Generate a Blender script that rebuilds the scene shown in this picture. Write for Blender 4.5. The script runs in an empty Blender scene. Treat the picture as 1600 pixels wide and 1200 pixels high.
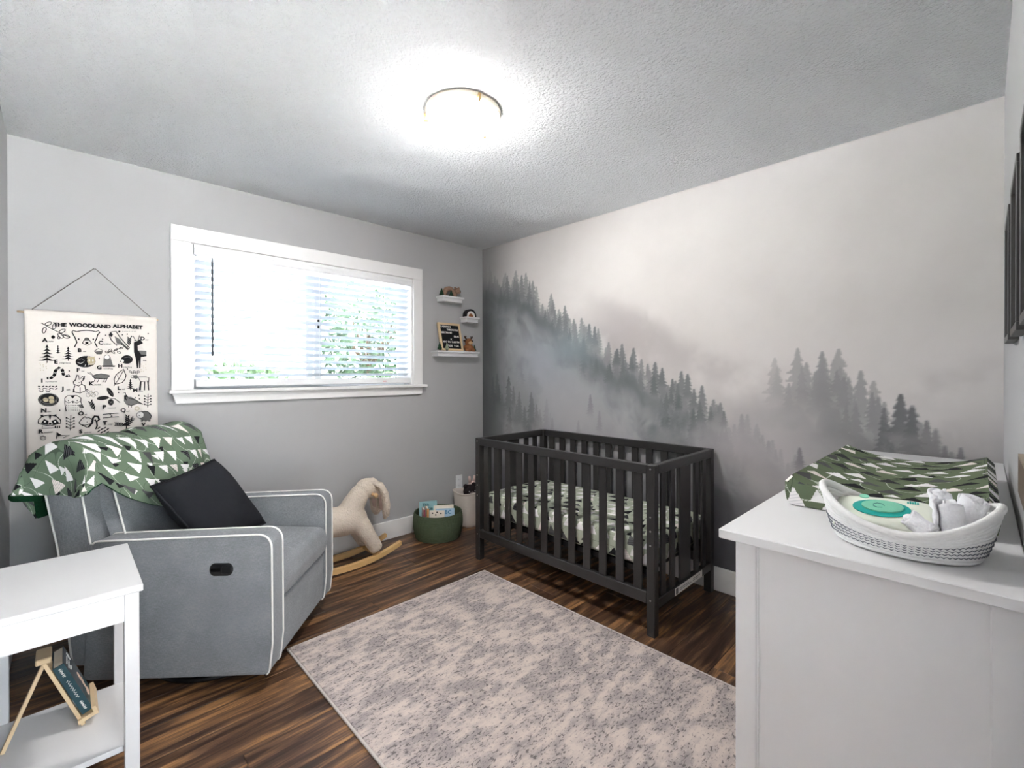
import bpy, bmesh, math, random
import numpy as np
from mathutils import Matrix, Vector
random.seed(7); rng = np.random.default_rng(7)
SC = bpy.context.scene
COL = SC.collection
PI = math.pi

# ------------------------------------------------------------------ camera, world, light, exposure
cam_d = bpy.data.cameras.new('camera'); cam = bpy.data.objects.new('camera', cam_d); COL.objects.link(cam)
CAM = Vector((-2.787, -3.2439, 1.3015)); YAW = 0.7738; PITCH = 0.0045; ROLL = -0.0017
_fw = Vector((math.sin(YAW), math.cos(YAW), 0)); _rt = Vector((math.cos(YAW), -math.sin(YAW), 0)); _up = Vector((0, 0, 1))
_f2 = _fw*math.cos(PITCH) - _up*math.sin(PITCH); _u2 = _up*math.cos(PITCH) + _fw*math.sin(PITCH)
_r2 = _rt*math.cos(ROLL) + _u2*math.sin(ROLL); _u3 = _u2*math.cos(ROLL) - _rt*math.sin(ROLL)
cm = Matrix.Identity(4)
for i in range(3):
    cm[i][0] = _r2[i]; cm[i][1] = _u3[i]; cm[i][2] = -_f2[i]; cm[i][3] = CAM[i]
cam.matrix_world = cm
cam_d.sensor_width = 36; cam_d.lens = 717.39/1600*36; cam_d.shift_y = -14.85/1600
cam_d.clip_start = 0.01; cam_d.clip_end = 200
SC.camera = cam

world = bpy.data.worlds.new('sky'); SC.world = world; world.use_nodes = True
bg = world.node_tree.nodes['Background']
bg.inputs[0].default_value = (0.80, 0.91, 1.0, 1); bg.inputs[1].default_value = 4.2
# portal that only helps the renderer find the sky through the window opening
pl = bpy.data.lights.new('window_portal', 'AREA'); pl.shape = 'RECTANGLE'; pl.size = 1.5; pl.size_y = 0.9
pl.cycles.is_portal = True
plo = bpy.data.objects.new('window_portal', pl); COL.objects.link(plo)
plo.location = (-1.5, 0.16, 1.64); plo.rotation_euler = (-PI/2, 0, 0)
pl2 = pl.copy(); pl2.size = 1.7; pl2.size_y = 2.0; plo2 = bpy.data.objects.new('added_glazing_portal', pl2); COL.objects.link(plo2)  # portal for the added hallway glazing
plo2.location = (-2.05, -4.87, 1.08); plo2.rotation_euler = (PI/2, 0, 0)
sun_d = bpy.data.lights.new('sun', 'SUN'); sun_d.energy = 170.0; sun_d.angle = math.radians(.6); sun_d.color = (.95, .98, 1.0)
sun = bpy.data.objects.new('sun', sun_d); COL.objects.link(sun); sun.location = (0, -6, 9)
sun.rotation_euler = Vector((.15, .58, -.80)).to_track_quat('-Z', 'Y').to_euler()
LAMP_STRENGTH = 40.0
HALL_FILL_STRENGTH = 60.0

SC.view_settings.view_transform = 'Standard'; SC.view_settings.look = 'None'
SC.view_settings.gamma = 1.0; SC.view_settings.use_curve_mapping = False
SC.view_settings.exposure = 1.55
try:
    SC.cycles.use_denoising = True
    SC.cycles.max_bounces = 10; SC.cycles.diffuse_bounces = 5; SC.cycles.transparent_max_bounces = 10
    SC.cycles.caustics_reflective = False; SC.cycles.caustics_refractive = False
    SC.cycles.sample_clamp_indirect = 60.0
except Exception: pass

# ------------------------------------------------------------------ material helpers
def srgb(r, g, b):
    f = lambda c: c/12.92 if c <= .04045 else ((c+.055)/1.055)**2.4
    return (f(r/255), f(g/255), f(b/255), 1)

class NT:
    """tiny node builder"""
    def __init__(s, name):
        s.m = bpy.data.materials.new(name); s.m.use_nodes = True
        s.t = s.m.node_tree; s.b = s.t.nodes['Principled BSDF']; s.out = s.t.nodes['Material Output']
    def n(s, typ, **kw):
        nd = s.t.nodes.new(typ)
        for k, v in kw.items():
            if k.startswith('i_'):
                key = k[2:]; key = int(key) if key.isdigit() else key.replace('_', ' ')
                s.set(nd.inputs[key], v)
            else: setattr(nd, k, v)
        return nd
    def set(s, sock, v):
        if isinstance(v, bpy.types.NodeSocket): s.t.links.new(v, sock)
        else: sock.default_value = v
    def math(s, op, a, b=None, c=None, clamp=False):
        nd = s.t.nodes.new('ShaderNodeMath'); nd.operation = op; nd.use_clamp = clamp
        for i, v in enumerate((a, b, c)):
            if v is not None: s.set(nd.inputs[i], v)
        return nd.outputs[0]
    def mix(s, fac, a, b):
        nd = s.t.nodes.new('ShaderNodeMix'); nd.data_type = 'RGBA'
        s.set(nd.inputs[0], fac); s.set(nd.inputs[6], a); s.set(nd.inputs[7], b)
        return nd.outputs[2]
    def ramp(s, fac, stops, interp='LINEAR'):
        nd = s.t.nodes.new('ShaderNodeValToRGB'); nd.color_ramp.interpolation = interp
        e = nd.color_ramp.elements
        while len(e) < len(stops): e.new(0.5)
        for k, (p, c) in enumerate(stops): e[k].position = p; e[k].color = c
        s.set(nd.inputs[0], fac); return nd.outputs[0]
    def coord(s, kind='Object'): return s.n('ShaderNodeTexCoord').outputs[kind]
    def mapping(s, vec, scale=(1, 1, 1), rot=(0, 0, 0), loc=(0, 0, 0)):
        nd = s.n('ShaderNodeMapping'); s.set(nd.inputs[0], vec)
        nd.inputs['Scale'].default_value = scale; nd.inputs['Rotation'].default_value = rot; nd.inputs['Location'].default_value = loc
        return nd.outputs[0]
    def noise(s, vec, scale, detail=2, rough=.5, out='Fac', dist=0):
        nd = s.n('ShaderNodeTexNoise'); s.set(nd.inputs['Vector'], vec); s.set(nd.inputs['Scale'], scale)
        nd.inputs['Detail'].default_value = detail; nd.inputs['Roughness'].default_value = rough
        nd.inputs['Distortion'].default_value = dist
        return nd.outputs[out]
    def bump(s, h, strength=.3, dist=.01):
        nd = s.n('ShaderNodeBump'); nd.inputs['Strength'].default_value = strength; nd.inputs['Distance'].default_value = dist
        s.set(nd.inputs['Height'], h); s.set(s.b.inputs['Normal'], nd.outputs[0])
    def base(s, v): s.set(s.b.inputs['Base Color'], v)
    def rough(s, v): s.set(s.b.inputs['Roughness'], v)
    def spec(s, v): s.b.inputs['Specular IOR Level'].default_value = v

def plain(name, col, rough=.6, spec=.4, metal=0, var=.06, nscale=30, bump=0, bscale=80, bdist=.002):
    t = NT(name); co = t.coord()
    n = t.noise(co, nscale, 3)
    dark = tuple(c*(1-var) for c in col[:3]) + (1,); lite = tuple(min(1, c*(1+var)) for c in col[:3]) + (1,)
    t.base(t.mix(n, dark, lite)); t.rough(rough); t.spec(spec); t.b.inputs['Metallic'].default_value = metal
    if bump: t.bump(t.noise(co, bscale, 3), bump, bdist)
    return t.m

M = {}
M['wall'] = plain('grey_wall_paint', srgb(180, 180, 181), .75, .2, var=.015, nscale=3, bump=.12, bscale=160, bdist=.002)
M['white'] = plain('white_trim_paint', srgb(236, 235, 234), .4, .4, var=.01)
M['white_lacquer'] = plain('white_lacquer', srgb(222, 222, 223), .35, .45, var=.012, nscale=8)
M['white_plastic'] = plain('white_plastic', srgb(238, 239, 240), .35, .4, var=.01)
M['black_wood'] = plain('black_painted_wood', srgb(46, 45, 45), .36, .5, var=.12, nscale=18)
M['black_plastic'] = plain('black_plastic', srgb(24, 25, 27), .3, .5)
M['black_metal'] = plain('black_metal', srgb(22, 22, 23), .35, .5, metal=.3)
M['steel'] = plain('steel', srgb(190, 190, 190), .3, .5, metal=1)
M['brass'] = plain('brushed_brass', srgb(190, 160, 110), .35, .5, metal=.8)
M['pine'] = plain('pale_pine', srgb(220, 194, 156), .5, .3, var=.1, nscale=14)
M['pine2'] = plain('light_rocker_wood', srgb(226, 186, 128), .45, .35, var=.1, nscale=12)
M['print_black'] = plain('black_print', srgb(42, 41, 43), .8, .1)
M['print_grey'] = plain('grey_print', srgb(120, 118, 116), .8, .1)
M['print_tan'] = plain('tan_print', srgb(196, 182, 150), .8, .1)
M['print_white'] = plain('white_print', srgb(235, 232, 228), .8, .1)
M['canvas'] = plain('natural_canvas', srgb(233, 226, 219), .9, .1, var=.03, nscale=60, bump=.15, bscale=500, bdist=.001)
M['cord'] = plain('grey_cord', srgb(120, 114, 108), .8, .1)
M['piping'] = plain('white_piping', srgb(236, 234, 230), .7, .2)
M['felt'] = plain('black_felt', srgb(32, 33, 36), .95, .1, var=.15, nscale=200)
M['tree_green'] = plain('bottle_brush_green', srgb(48, 74, 56), .9, .1, var=.3, nscale=120, bump=.8, bscale=300, bdist=.004)
M['tree_pale'] = plain('frosted_green', srgb(150, 160, 138), .9, .1, var=.25, nscale=120, bump=.8, bscale=300, bdist=.004)
M['bear'] = plain('carved_grey_brown', srgb(150, 122, 104), .8, .2, var=.25, nscale=60, bump=.5, bscale=160, bdist=.004)
M['plush_brown'] = plain('brown_plush', srgb(150, 100, 66), .95, .1, var=.2, nscale=80, bump=.8, bscale=200, bdist=.005)
M['plush_dark'] = plain('dark_brown_plush', srgb(62, 46, 38), .95, .1, var=.25, nscale=80, bump=.8, bscale=200, bdist=.005)
M['plush_black'] = plain('charcoal_plush', srgb(46, 40, 42), .95, .1, var=.25, nscale=60, bump=.8, bscale=160, bdist=.006)
M['tan'] = plain('tan_face', srgb(206, 170, 130), .8, .2)
M['cream_plush'] = plain('cream_fleece', srgb(232, 218, 202), .95, .1, var=.06, nscale=50, bump=1.0, bscale=110, bdist=.014)
M['pink_plush'] = plain('pink_fleece', srgb(222, 196, 188), .95, .1, var=.06, nscale=50, bump=.6, bscale=150, bdist=.006)
M['bin'] = plain('oatmeal_felt', srgb(214, 204, 195), .95, .1, var=.08, nscale=120, bump=.4, bscale=200, bdist=.003)
M['fleece_green'] = plain('dark_green_fleece', srgb(20, 58, 36), .95, .1, var=.3, nscale=90, bump=.8, bscale=200, bdist=.006)
M['terry'] = plain('white_cotton', srgb(238, 238, 242), .95, .1, var=.04, nscale=40, bump=.5, bscale=220, bdist=.004)
M['black_cloth'] = plain('black_cotton', srgb(36, 37, 41), .85, .15, var=.1, nscale=40, bump=.12, bscale=700, bdist=.001)
M['paper'] = plain('book_pages', srgb(236, 228, 214), .8, .1)
M['teal'] = plain('teal_print', srgb(26, 168, 158), .4, .4)
M['mint'] = plain('mint_print', srgb(128, 205, 175), .4, .4)
M['wipes'] = plain('pale_wipes_film', srgb(236, 240, 226), .35, .5, var=.03)
M['leaf'] = plain('leaf_green', srgb(74, 96, 62), .6, .3, var=.4, nscale=3)
M['leaf2'] = plain('leaf_dark_green', srgb(62, 82, 58), .6, .3, var=.4, nscale=3)
M['bark'] = plain('bark', srgb(96, 80, 66), .9, .2, var=.3)
M['lawn'] = plain('lawn_green', srgb(74, 84, 66), .9, .1, var=.3, nscale=6)
M['dark_wood'] = plain('walnut_board', srgb(92, 74, 60), .5, .3, var=.2)
M['frame_dark'] = plain('charcoal_frame', srgb(62, 61, 60), .45, .4, var=.15)

def mat_chair():
    t = NT('grey_linen_weave'); co = t.coord()
    a = t.noise(t.mapping(co, (900, 900, 90)), 1, 2); b = t.noise(t.mapping(co, (90, 90, 900)), 1, 2)
    c = t.noise(co, 10, 3)
    v = t.math('ADD', t.math('MULTIPLY', a, .5), t.math('MULTIPLY', b, .5))
    v = t.math('ADD', t.math('MULTIPLY', v, .8), t.math('MULTIPLY', c, .2))
    t.base(t.ramp(v, [(.3, srgb(100, 103, 107)), (.5, srgb(129, 132, 136)), (.7, srgb(160, 162, 165))]))
    t.rough(.9); t.spec(.15); t.bump(v, .25, .002); t.b.inputs['Sheen Weight'].default_value = .2
    return t.m
M['linen'] = mat_chair()

def mat_print(name, green, green2, cell=.085):
    """forest print: rows of white, black and grey triangles on green, thin trails"""
    t = NT(name); uv = t.coord('UV')
    s = t.n('ShaderNodeSeparateXYZ'); t.set(s.inputs[0], uv)
    U, V = s.outputs[0], s.outputs[1]
    wob = t.noise(uv, 9, 2)
    def layer(cw, ch, offu, offv, seed):
        v = t.math('ADD', t.math('DIVIDE', V, ch), offv)
        row = t.math('FLOOR', v)
        sh = t.math('MULTIPLY', t.math('FRACT', t.math('MULTIPLY', row, .3819)), 1.0)
        u = t.math('ADD', t.math('ADD', t.math('DIVIDE', U, cw), sh), offu)
        colm = t.math('FLOOR', u)
        cx = t.n('ShaderNodeCombineXYZ'); t.set(cx.inputs[0], colm); t.set(cx.inputs[1], row); cx.inputs[2].default_value = seed
        wn = t.n('ShaderNodeTexWhiteNoise', noise_dimensions='3D'); t.set(wn.inputs['Vector'], cx.outputs[0])
        sp = t.n('ShaderNodeSeparateColor'); t.set(sp.inputs[0], wn.outputs['Color'])
        r1, r2, r3 = sp.outputs[0], sp.outputs[1], sp.outputs[2]
        a = t.math('SUBTRACT', t.math('FRACT', u), .5); b = t.math('FRACT', v)
        h = t.math('ADD', .5, t.math('MULTIPLY', r2, .38))
        k = t.math('DIVIDE', t.math('SUBTRACT', b, .06), h)          # 0 at base, 1 at tip
        skew = t.math('MULTIPLY', t.math('SUBTRACT', r3, .5), .5)
        aa = t.math('ABSOLUTE', t.math('SUBTRACT', a, t.math('MULTIPLY', skew, k)))
        saw = t.math('MULTIPLY', t.math('FRACT', t.math('MULTIPLY', k, 4)), .032)
        lim = t.math('ADD', t.math('MULTIPLY', t.math('SUBTRACT', 1, k), .36), saw)
        m = t.math('MULTIPLY', t.math('LESS_THAN', aa, lim), t.math('MULTIPLY', t.math('GREATER_THAN', k, 0), t.math('LESS_THAN', k, .97)))
        hat = t.math('GREATER_THAN', t.math('FRACT', t.math('ADD', t.math('MULTIPLY', b, 9), t.math('MULTIPLY', a, 3))), .85)
        return m, r1, r3, hat
    base = t.mix(t.noise(uv, 3, 2), green, green2)
    # trails
    iso = t.math('ABSOLUTE', t.math('SUBTRACT', t.noise(uv, 7, 0), .5))
    dash = t.math('GREATER_THAN', t.math('FRACT', t.math('MULTIPLY', t.math('ADD', U, V), 110)), .25)
    base = t.mix(t.math('MULTIPLY', t.math('LESS_THAN', iso, .006), t.math('MULTIPLY', dash, .75)), base, srgb(220, 226, 214))
    iso2 = t.math('ABSOLUTE', t.math('SUBTRACT', t.noise(t.mapping(uv, loc=(5, 3, 0)), 8, 0), .5))
    base = t.mix(t.math('MULTIPLY', t.math('LESS_THAN', iso2, .004), .55), base, srgb(50, 62, 52))
    m, r1, r3, hat = layer(cell, cell*.95, 0.0, 0.0, 1.0)
    tri = t.ramp(r1, [(0, srgb(240, 238, 238)), (.46, srgb(34, 35, 38)), (.72, srgb(82, 84, 84)), (.90, srgb(240, 232, 226))], 'CONSTANT')
    inv = t.mix(t.math('GREATER_THAN', r1, .46), srgb(196, 196, 200), srgb(120, 120, 124))
    tri = t.mix(t.math('MULTIPLY', hat, t.math('GREATER_THAN', r3, .55)), tri, inv)
    base = t.mix(m, base, tri)
    m2, q1, q3, h2 = layer(cell*.62, cell*.55, .31, .47, 5.0)
    small = t.math('MULTIPLY', t.math('MULTIPLY', m2, t.math('GREATER_THAN', q1, .86)), t.math('SUBTRACT', 1, m))
    base = t.mix(small, base, t.mix(t.math('GREATER_THAN', q3, .5), srgb(38, 40, 42), srgb(232, 232, 230)))
    t.base(base); t.rough(.9); t.spec(.12)
    t.bump(t.noise(uv, 500, 2), .12, .001)
    return t.m
M['print'] = mat_print('forest_print_jersey', srgb(100, 121, 104), srgb(112, 127, 104), .075)
M['sheet'] = mat_print('forest_print_sheet', srgb(170, 178, 160), srgb(180, 184, 168), .085)
M['padcover'] = mat_print('forest_print_cover', srgb(98, 112, 90), srgb(108, 118, 92), .08)

def mat_ceiling():
    t = NT('textured_ceiling'); co = t.coord()
    v = t.n('ShaderNodeTexVoronoi', feature='SMOOTH_F1'); t.set(v.inputs['Vector'], t.mapping(co, (1, 1, 1))); v.inputs['Scale'].default_value = 70
    n1 = t.noise(co, 95, 4, .65); n2 = t.noise(co, 42, 3, .6)
    h = t.math('ADD', t.math('MULTIPLY', t.math('POWER', n1, 2), 1.4), t.math('MULTIPLY', t.math('SUBTRACT', .6, v.outputs['Distance']), .5))
    h = t.math('ADD', h, t.math('MULTIPLY', n2, .5))
    t.base(srgb(247, 248, 250)); t.rough(.85); t.spec(.15); t.bump(h, 1.0, .022)
    return t.m
M['ceiling'] = mat_ceiling()

def mat_floor():
    t = NT('dark_walnut_laminate'); co = t.coord()
    oi = t.n('ShaderNodeObjectInfo').outputs['Random']
    cx = t.n('ShaderNodeCombineXYZ'); t.set(cx.inputs[0], t.math('MULTIPLY', oi, 37)); t.set(cx.inputs[1], t.math('MULTIPLY', oi, 91)); 
    ad = t.n('ShaderNodeVectorMath', operation='ADD'); t.set(ad.inputs[0], co); t.set(ad.inputs[1], cx.outputs[0])
    p = ad.outputs[0]
    g1 = t.noise(t.mapping(p, (1.3, 15, 1)), 1.6, 4, .6, dist=.7)
    g2 = t.noise(t.mapping(p, (4, 120, 1)), 1.5, 3, .6)
    v = t.math('ADD', t.math('MULTIPLY', g1, .78), t.math('MULTIPLY', g2, .22))
    v = t.math('ADD', v, t.math('MULTIPLY', t.math('SUBTRACT', oi, .5), .05))
    t.base(t.ramp(v, [(.30, srgb(38, 27, 22)), (.44, srgb(66, 47, 37)), (.53, srgb(104, 76, 55)), (.64, srgb(168, 124, 80))]))
    t.rough(t.math('ADD', .26, t.math('MULTIPLY', g2, .16))); t.spec(.45); t.bump(g2, .08, .002)
    return t.m
M['floor'] = mat_floor()

def mat_rug():
    t = NT('distressed_rug_pile'); co = t.coord()
    big = t.noise(co, 5.5, 4, .65); med = t.noise(t.mapping(co, (9, 26, 1)), 1.0, 3, .6)
    fine = t.noise(t.mapping(co, (58, 110, 1)), 1.0, 2, .6)
    area = t.math('ADD', t.math('MULTIPLY', big, .5), t.math('MULTIPLY', med, .5))
    c = t.ramp(area, [(.41, srgb(208, 194, 185)), (.50, srgb(187, 175, 170)), (.57, srgb(163, 154, 152))])
    fl = t.math('MULTIPLY', t.math('GREATER_THAN', fine, .58), t.math('GREATER_THAN', t.math('ADD', area, t.math('MULTIPLY', med, .15)), .545))
    c = t.mix(t.math('MULTIPLY', fl, .75), c, srgb(92, 87, 88))
    fl2 = t.math('MULTIPLY', t.math('GREATER_THAN', t.noise(t.mapping(co, (70, 110, 1), loc=(3, 7, 0)), 1, 2), .62), 1.0)
    c = t.mix(t.math('MULTIPLY', fl2, .5), c, srgb(132, 126, 126))
    t.base(c); t.rough(.95); t.spec(.05); t.bump(t.noise(co, 420, 2), .5, .004)
    return t.m
M['rug'] = mat_rug()
M['rug_edge'] = plain('rug_binding', srgb(196, 188, 182), .9, .1)

def mat_rope(name, col, freq=90, dark=None, z0=0, z1=0):
    t = NT(name); co = t.coord()
    n = t.noise(co, 120, 3)
    t.base(t.mix(n, tuple(c*.86 for c in col[:3])+(1,), col)); t.rough(.95); t.spec(.1)
    t.bump(n, .4, .003); return t.m
M['rope_green'] = mat_rope('green_cotton_rope', srgb(94, 106, 84))
M['rope_white'] = mat_rope('white_cotton_rope', srgb(242, 242, 241))
M['stitch'] = plain('dark_stitch_thread', srgb(116, 120, 128), .9, .1)

def mat_glass():
    t = NT('window_glass')
    tr = t.n('ShaderNodeBsdfTransparent'); gl = t.n('ShaderNodeBsdfGlossy'); gl.inputs['Roughness'].default_value = .02
    fr = t.n('ShaderNodeFresnel'); fr.inputs['IOR'].default_value = 1.45
    mx = t.n('ShaderNodeMixShader'); t.set(mx.inputs[0], t.math('MULTIPLY', fr.outputs[0], .8)); t.set(mx.inputs[1], tr.outputs[0]); t.set(mx.inputs[2], gl.outputs[0])
    t.set(t.out.inputs['Surface'], mx.outputs[0]); return t.m
M['glass'] = mat_glass()
def mat_emit(name, col, k):
    t = NT(name); t.base((.9, .9, .9, 1)); t.b.inputs['Emission Color'].default_value = col; t.b.inputs['Emission Strength'].default_value = k
    return t.m
M['lamp_glass'] = mat_emit('lit_frosted_glass', (1.0, .975, .945, 1), LAMP_STRENGTH)
M['hall_fill_glass'] = mat_emit('lit_hall_fill_glass', (1.0, .99, .98, 1), HALL_FILL_STRENGTH)
def mat_slat():
    t = NT('white_blind_slat'); t.base(srgb(206, 212, 221)); t.rough(.4); t.spec(.4)
    ts = t.n('ShaderNodeBsdfTranslucent'); ts.inputs[0].default_value = (.9, .92, .95, 1)
    mx = t.n('ShaderNodeMixShader'); mx.inputs[0].default_value = .02
    t.set(mx.inputs[1], t.b.outputs[0]); t.set(mx.inputs[2], ts.outputs[0]); t.set(t.out.inputs['Surface'], mx.outputs[0])
    return t.m
M['slat'] = mat_slat()
def mat_attr(name, attr, rough=.85):
    t = NT(name); a = t.n('ShaderNodeAttribute', attribute_name=attr); co = t.coord()
    w = t.noise(co, 300, 2)
    t.base(a.outputs['Color']); t.rough(rough); t.spec(.15); t.bump(w, .05, .001); return t.m
M['mural'] = mat_attr('printed_wallpaper', 'mural_print')

# ------------------------------------------------------------------ geometry helpers
WM = {}
def thing(name, label, cat, loc=(0, 0, 0), rz=0, group=None, kind=None):
    o = bpy.data.objects.new(name, None); o.empty_display_size = .05; COL.objects.link(o)
    o.location = loc; o.rotation_euler = (0, 0, rz)
    WM[o] = Matrix.Translation(Vector(loc)) @ Matrix.Rotation(rz, 4, 'Z')
    return tag(o, label, cat, group, kind)
def tag(o, label=None, cat=None, group=None, kind=None):
    if label: o['label'] = label
    if cat: o['category'] = cat
    if group: o['group'] = group
    if kind: o['kind'] = kind
    return o
def link(name, me, mat, parent=None, loc=None):
    o = bpy.data.objects.new(name, me); COL.objects.link(o)
    if mat is not None and len(me.materials) == 0: me.materials.append(M[mat] if isinstance(mat, str) else mat)
    if parent is not None: o.parent = parent; WM[o] = WM[parent]
    else: WM[o] = Matrix.Identity(4)
    if loc is not None: o.location = loc
    return o

class G:
    def __init__(s, local=False): s.bm = bmesh.new(); s.local = local
    def _new(s, verts, faces):
        vs = [s.bm.verts.new(v) for v in verts]; fs = []
        for f in faces:
            try: fs.append(s.bm.faces.new([vs[i] for i in f]))
            except ValueError: pass
        return vs, fs
    def box(s, x0, x1, y0, y1, z0, z1, bev=0, seg=1, mat=None):
        if x0 > x1: x0, x1 = x1, x0
        if y0 > y1: y0, y1 = y1, y0
        if z0 > z1: z0, z1 = z1, z0
        v = [(x, y, z) for x in (x0, x1) for y in (y0, y1) for z in (z0, z1)]
        f = [(0, 1, 3, 2), (4, 6, 7, 5), (0, 4, 5, 1), (2, 3, 7, 6), (0, 2, 6, 4), (1, 5, 7, 3)]
        vs, fs = s._new([mat @ Vector(p) for p in v] if mat is not None else v, f)
        if bev:
            es = list({e for fc in fs for e in fc.edges})
            bmesh.ops.bevel(s.bm, geom=es, offset=bev, segments=seg, affect='EDGES', profile=.5, clamp_overlap=True)
        return s
    def prism(s, poly, a0, a1, axis='x', bev=0, seg=1, mat=None):
        """poly of 2-D points; axis x -> (y,z), y -> (x,z), z -> (x,y)"""
        def P(p, a): return {'x': (a, p[0], p[1]), 'y': (p[0], a, p[1]), 'z': (p[0], p[1], a)}[axis]
        n = len(poly)
        v = [P(p, a0) for p in poly] + [P(p, a1) for p in poly]
        if mat is not None: v = [mat @ Vector(p) for p in v]
        f = [tuple(range(n)), tuple(range(2*n-1, n-1, -1))] + [(i, i+n, (i+1) % n+n, (i+1) % n) for i in range(n)]
        vs, fs = s._new(v, f)
        bmesh.ops.recalc_face_normals(s.bm, faces=fs)
        if bev:
            caps = fs[:2]
            es = list({e for fc in caps for e in fc.edges})
            bmesh.ops.bevel(s.bm, geom=es, offset=bev, segments=seg, affect='EDGES', profile=.5, clamp_overlap=True)
        return s
    def tube(s, pts, r, n=8, closed=False, caps=True, flat=1.0):
        pts = [Vector(p) for p in pts]; m = len(pts)
        rr = r if isinstance(r, (list, tuple)) else [r]*m
        rings = []; prev = None
        for i, p in enumerate(pts):
            if closed: d = pts[(i+1) % m]-pts[i-1]
            else: d = pts[min(i+1, m-1)]-pts[max(i-1, 0)]
            d.normalize()
            if prev is None:
                ref = Vector((0, 0, 1)) if abs(d.z) < .9 else Vector((1, 0, 0))
                u = d.cross(ref).normalized()
            else:
                u = (prev-d*prev.dot(d))
                u = u.normalized() if u.length > 1e-6 else d.orthogonal().normalized()
            prev = u; w = d.cross(u)
            rings.append([s.bm.verts.new(p+(u*math.cos(2*PI*k/n)+w*math.sin(2*PI*k/n)*flat)*rr[i]) for k in range(n)])
        rng_ = range(m) if closed else range(m-1)
        for i in rng_:
            a, b = rings[i], rings[(i+1) % m]
            for k in range(n): s.bm.faces.new((a[k], a[(k+1) % n], b[(k+1) % n], b[k]))
        if caps and not closed:
            s.bm.faces.new(rings[0][::-1]); s.bm.faces.new(rings[-1])
        return s
    def lathe(s, prof, c=(0, 0, 0), n=24, sx=1, sy=1, mat=None, wob=None):
        rings = []
        for (r, z) in prof:
            ring = []
            for k in range(n):
                a = 2*PI*k/n; q = wob(a, z) if wob else 1
                p = Vector((c[0]+r*sx*math.cos(a)*q, c[1]+r*sy*math.sin(a)*q, c[2]+z))
                ring.append(s.bm.verts.new(mat @ p if mat is not None else p))
            rings.append(ring)
        for a, b in zip(rings, rings[1:]):
            for k in range(n): s.bm.faces.new((a[k], a[(k+1) % n], b[(k+1) % n], b[k]))
        if prof[0][0] > 1e-5: s.bm.faces.new(rings[0][::-1])
        if prof[-1][0] > 1e-5: s.bm.faces.new(rings[-1])
        return s
    def ball(s, c, r, n=14, m=8, sx=1, sy=1, sz=1, mat=None):
        prof = [(max(1e-6, math.sin(PI*i/m))*r, -math.cos(PI*i/m)*r*sz) for i in range(m+1)]
        return s.lathe(prof, c, n, sx, sy, mat)
    def grid(s, fn, nu, nv, wrap=False):
        vs = [[s.bm.verts.new(fn(i/nu, j/nv)) for j in range(nv+1)] for i in range(nu+1)]
        for i in range(nu):
            for j in range(nv): s.bm.faces.new((vs[i][j], vs[i+1][j], vs[i+1][j+1], vs[i][j+1]))
        return s
    def mesh(s, parent=None, smooth=False, uv=False, name='mesh'):
        bmesh.ops.remove_doubles(s.bm, verts=s.bm.verts, dist=1e-6)
        bmesh.ops.recalc_face_normals(s.bm, faces=s.bm.faces)
        if uv:
            L = s.bm.loops.layers.uv.verify()
            for f in s.bm.faces:
                n = f.normal; ax = max(range(3), key=lambda i: abs(n[i]))
                for l in f.loops:
                    c = l.vert.co
                    l[L].uv = {0: (c.y, c.z), 1: (c.x, c.z), 2: (c.y, c.x)}[ax]
        if not s.local and parent is not None: s.bm.transform(WM[parent].inverted())
        me = bpy.data.meshes.new(name); s.bm.to_mesh(me); s.bm.free()
        if smooth:
            me.polygons.foreach_set('use_smooth', [True]*len(me.polygons))
            if smooth == 'auto' and hasattr(me, 'set_sharp_from_angle'): me.set_sharp_from_angle(angle=math.radians(38))
        return me
    def done(s, name, mat, parent=None, smooth=False, uv=False):
        return link(name, s.mesh(parent, smooth, uv, name), mat, parent)

def struct(o, label, cat): return tag(o, label, cat, None, 'structure')
def mods(o, *specs):
    for typ, kw in specs:
        m = o.modifiers.new(typ.lower(), typ)
        for k, v in kw.items(): setattr(m, k, v)
    return o
def text_mesh(body, size, mtx, mat, parent, name='lettering', bold=0.0, align='CENTER', extrude=.0006):
    cu = bpy.data.curves.new('t', 'FONT'); cu.body = body; cu.size = size; cu.align_x = align; cu.align_y = 'CENTER'
    cu.extrude = extrude; cu.offset = bold; cu.resolution_u = 3
    ob = bpy.data.objects.new('t', cu); COL.objects.link(ob)
    bpy.context.view_layer.update()
    me = bpy.data.meshes.new_from_object(ob.evaluated_get(bpy.context.evaluated_depsgraph_get()))
    bpy.data.objects.remove(ob); bpy.data.curves.remove(cu)
    me.transform(mtx)
    if parent is not None: me.transform(WM[parent].inverted())
    me.name = name; me.materials.clear()
    return link(name, me, mat, parent)
def frame_matrix(o, ex, ey):
    ex = Vector(ex).normalized(); ey = Vector(ey); ey = (ey-ex*ey.dot(ex)).normalized(); ez = ex.cross(ey)
    m = Matrix.Identity(4)
    for i in range(3): m[i][0] = ex[i]; m[i][1] = ey[i]; m[i][2] = ez[i]; m[i][3] = o[i]
    return m

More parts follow.
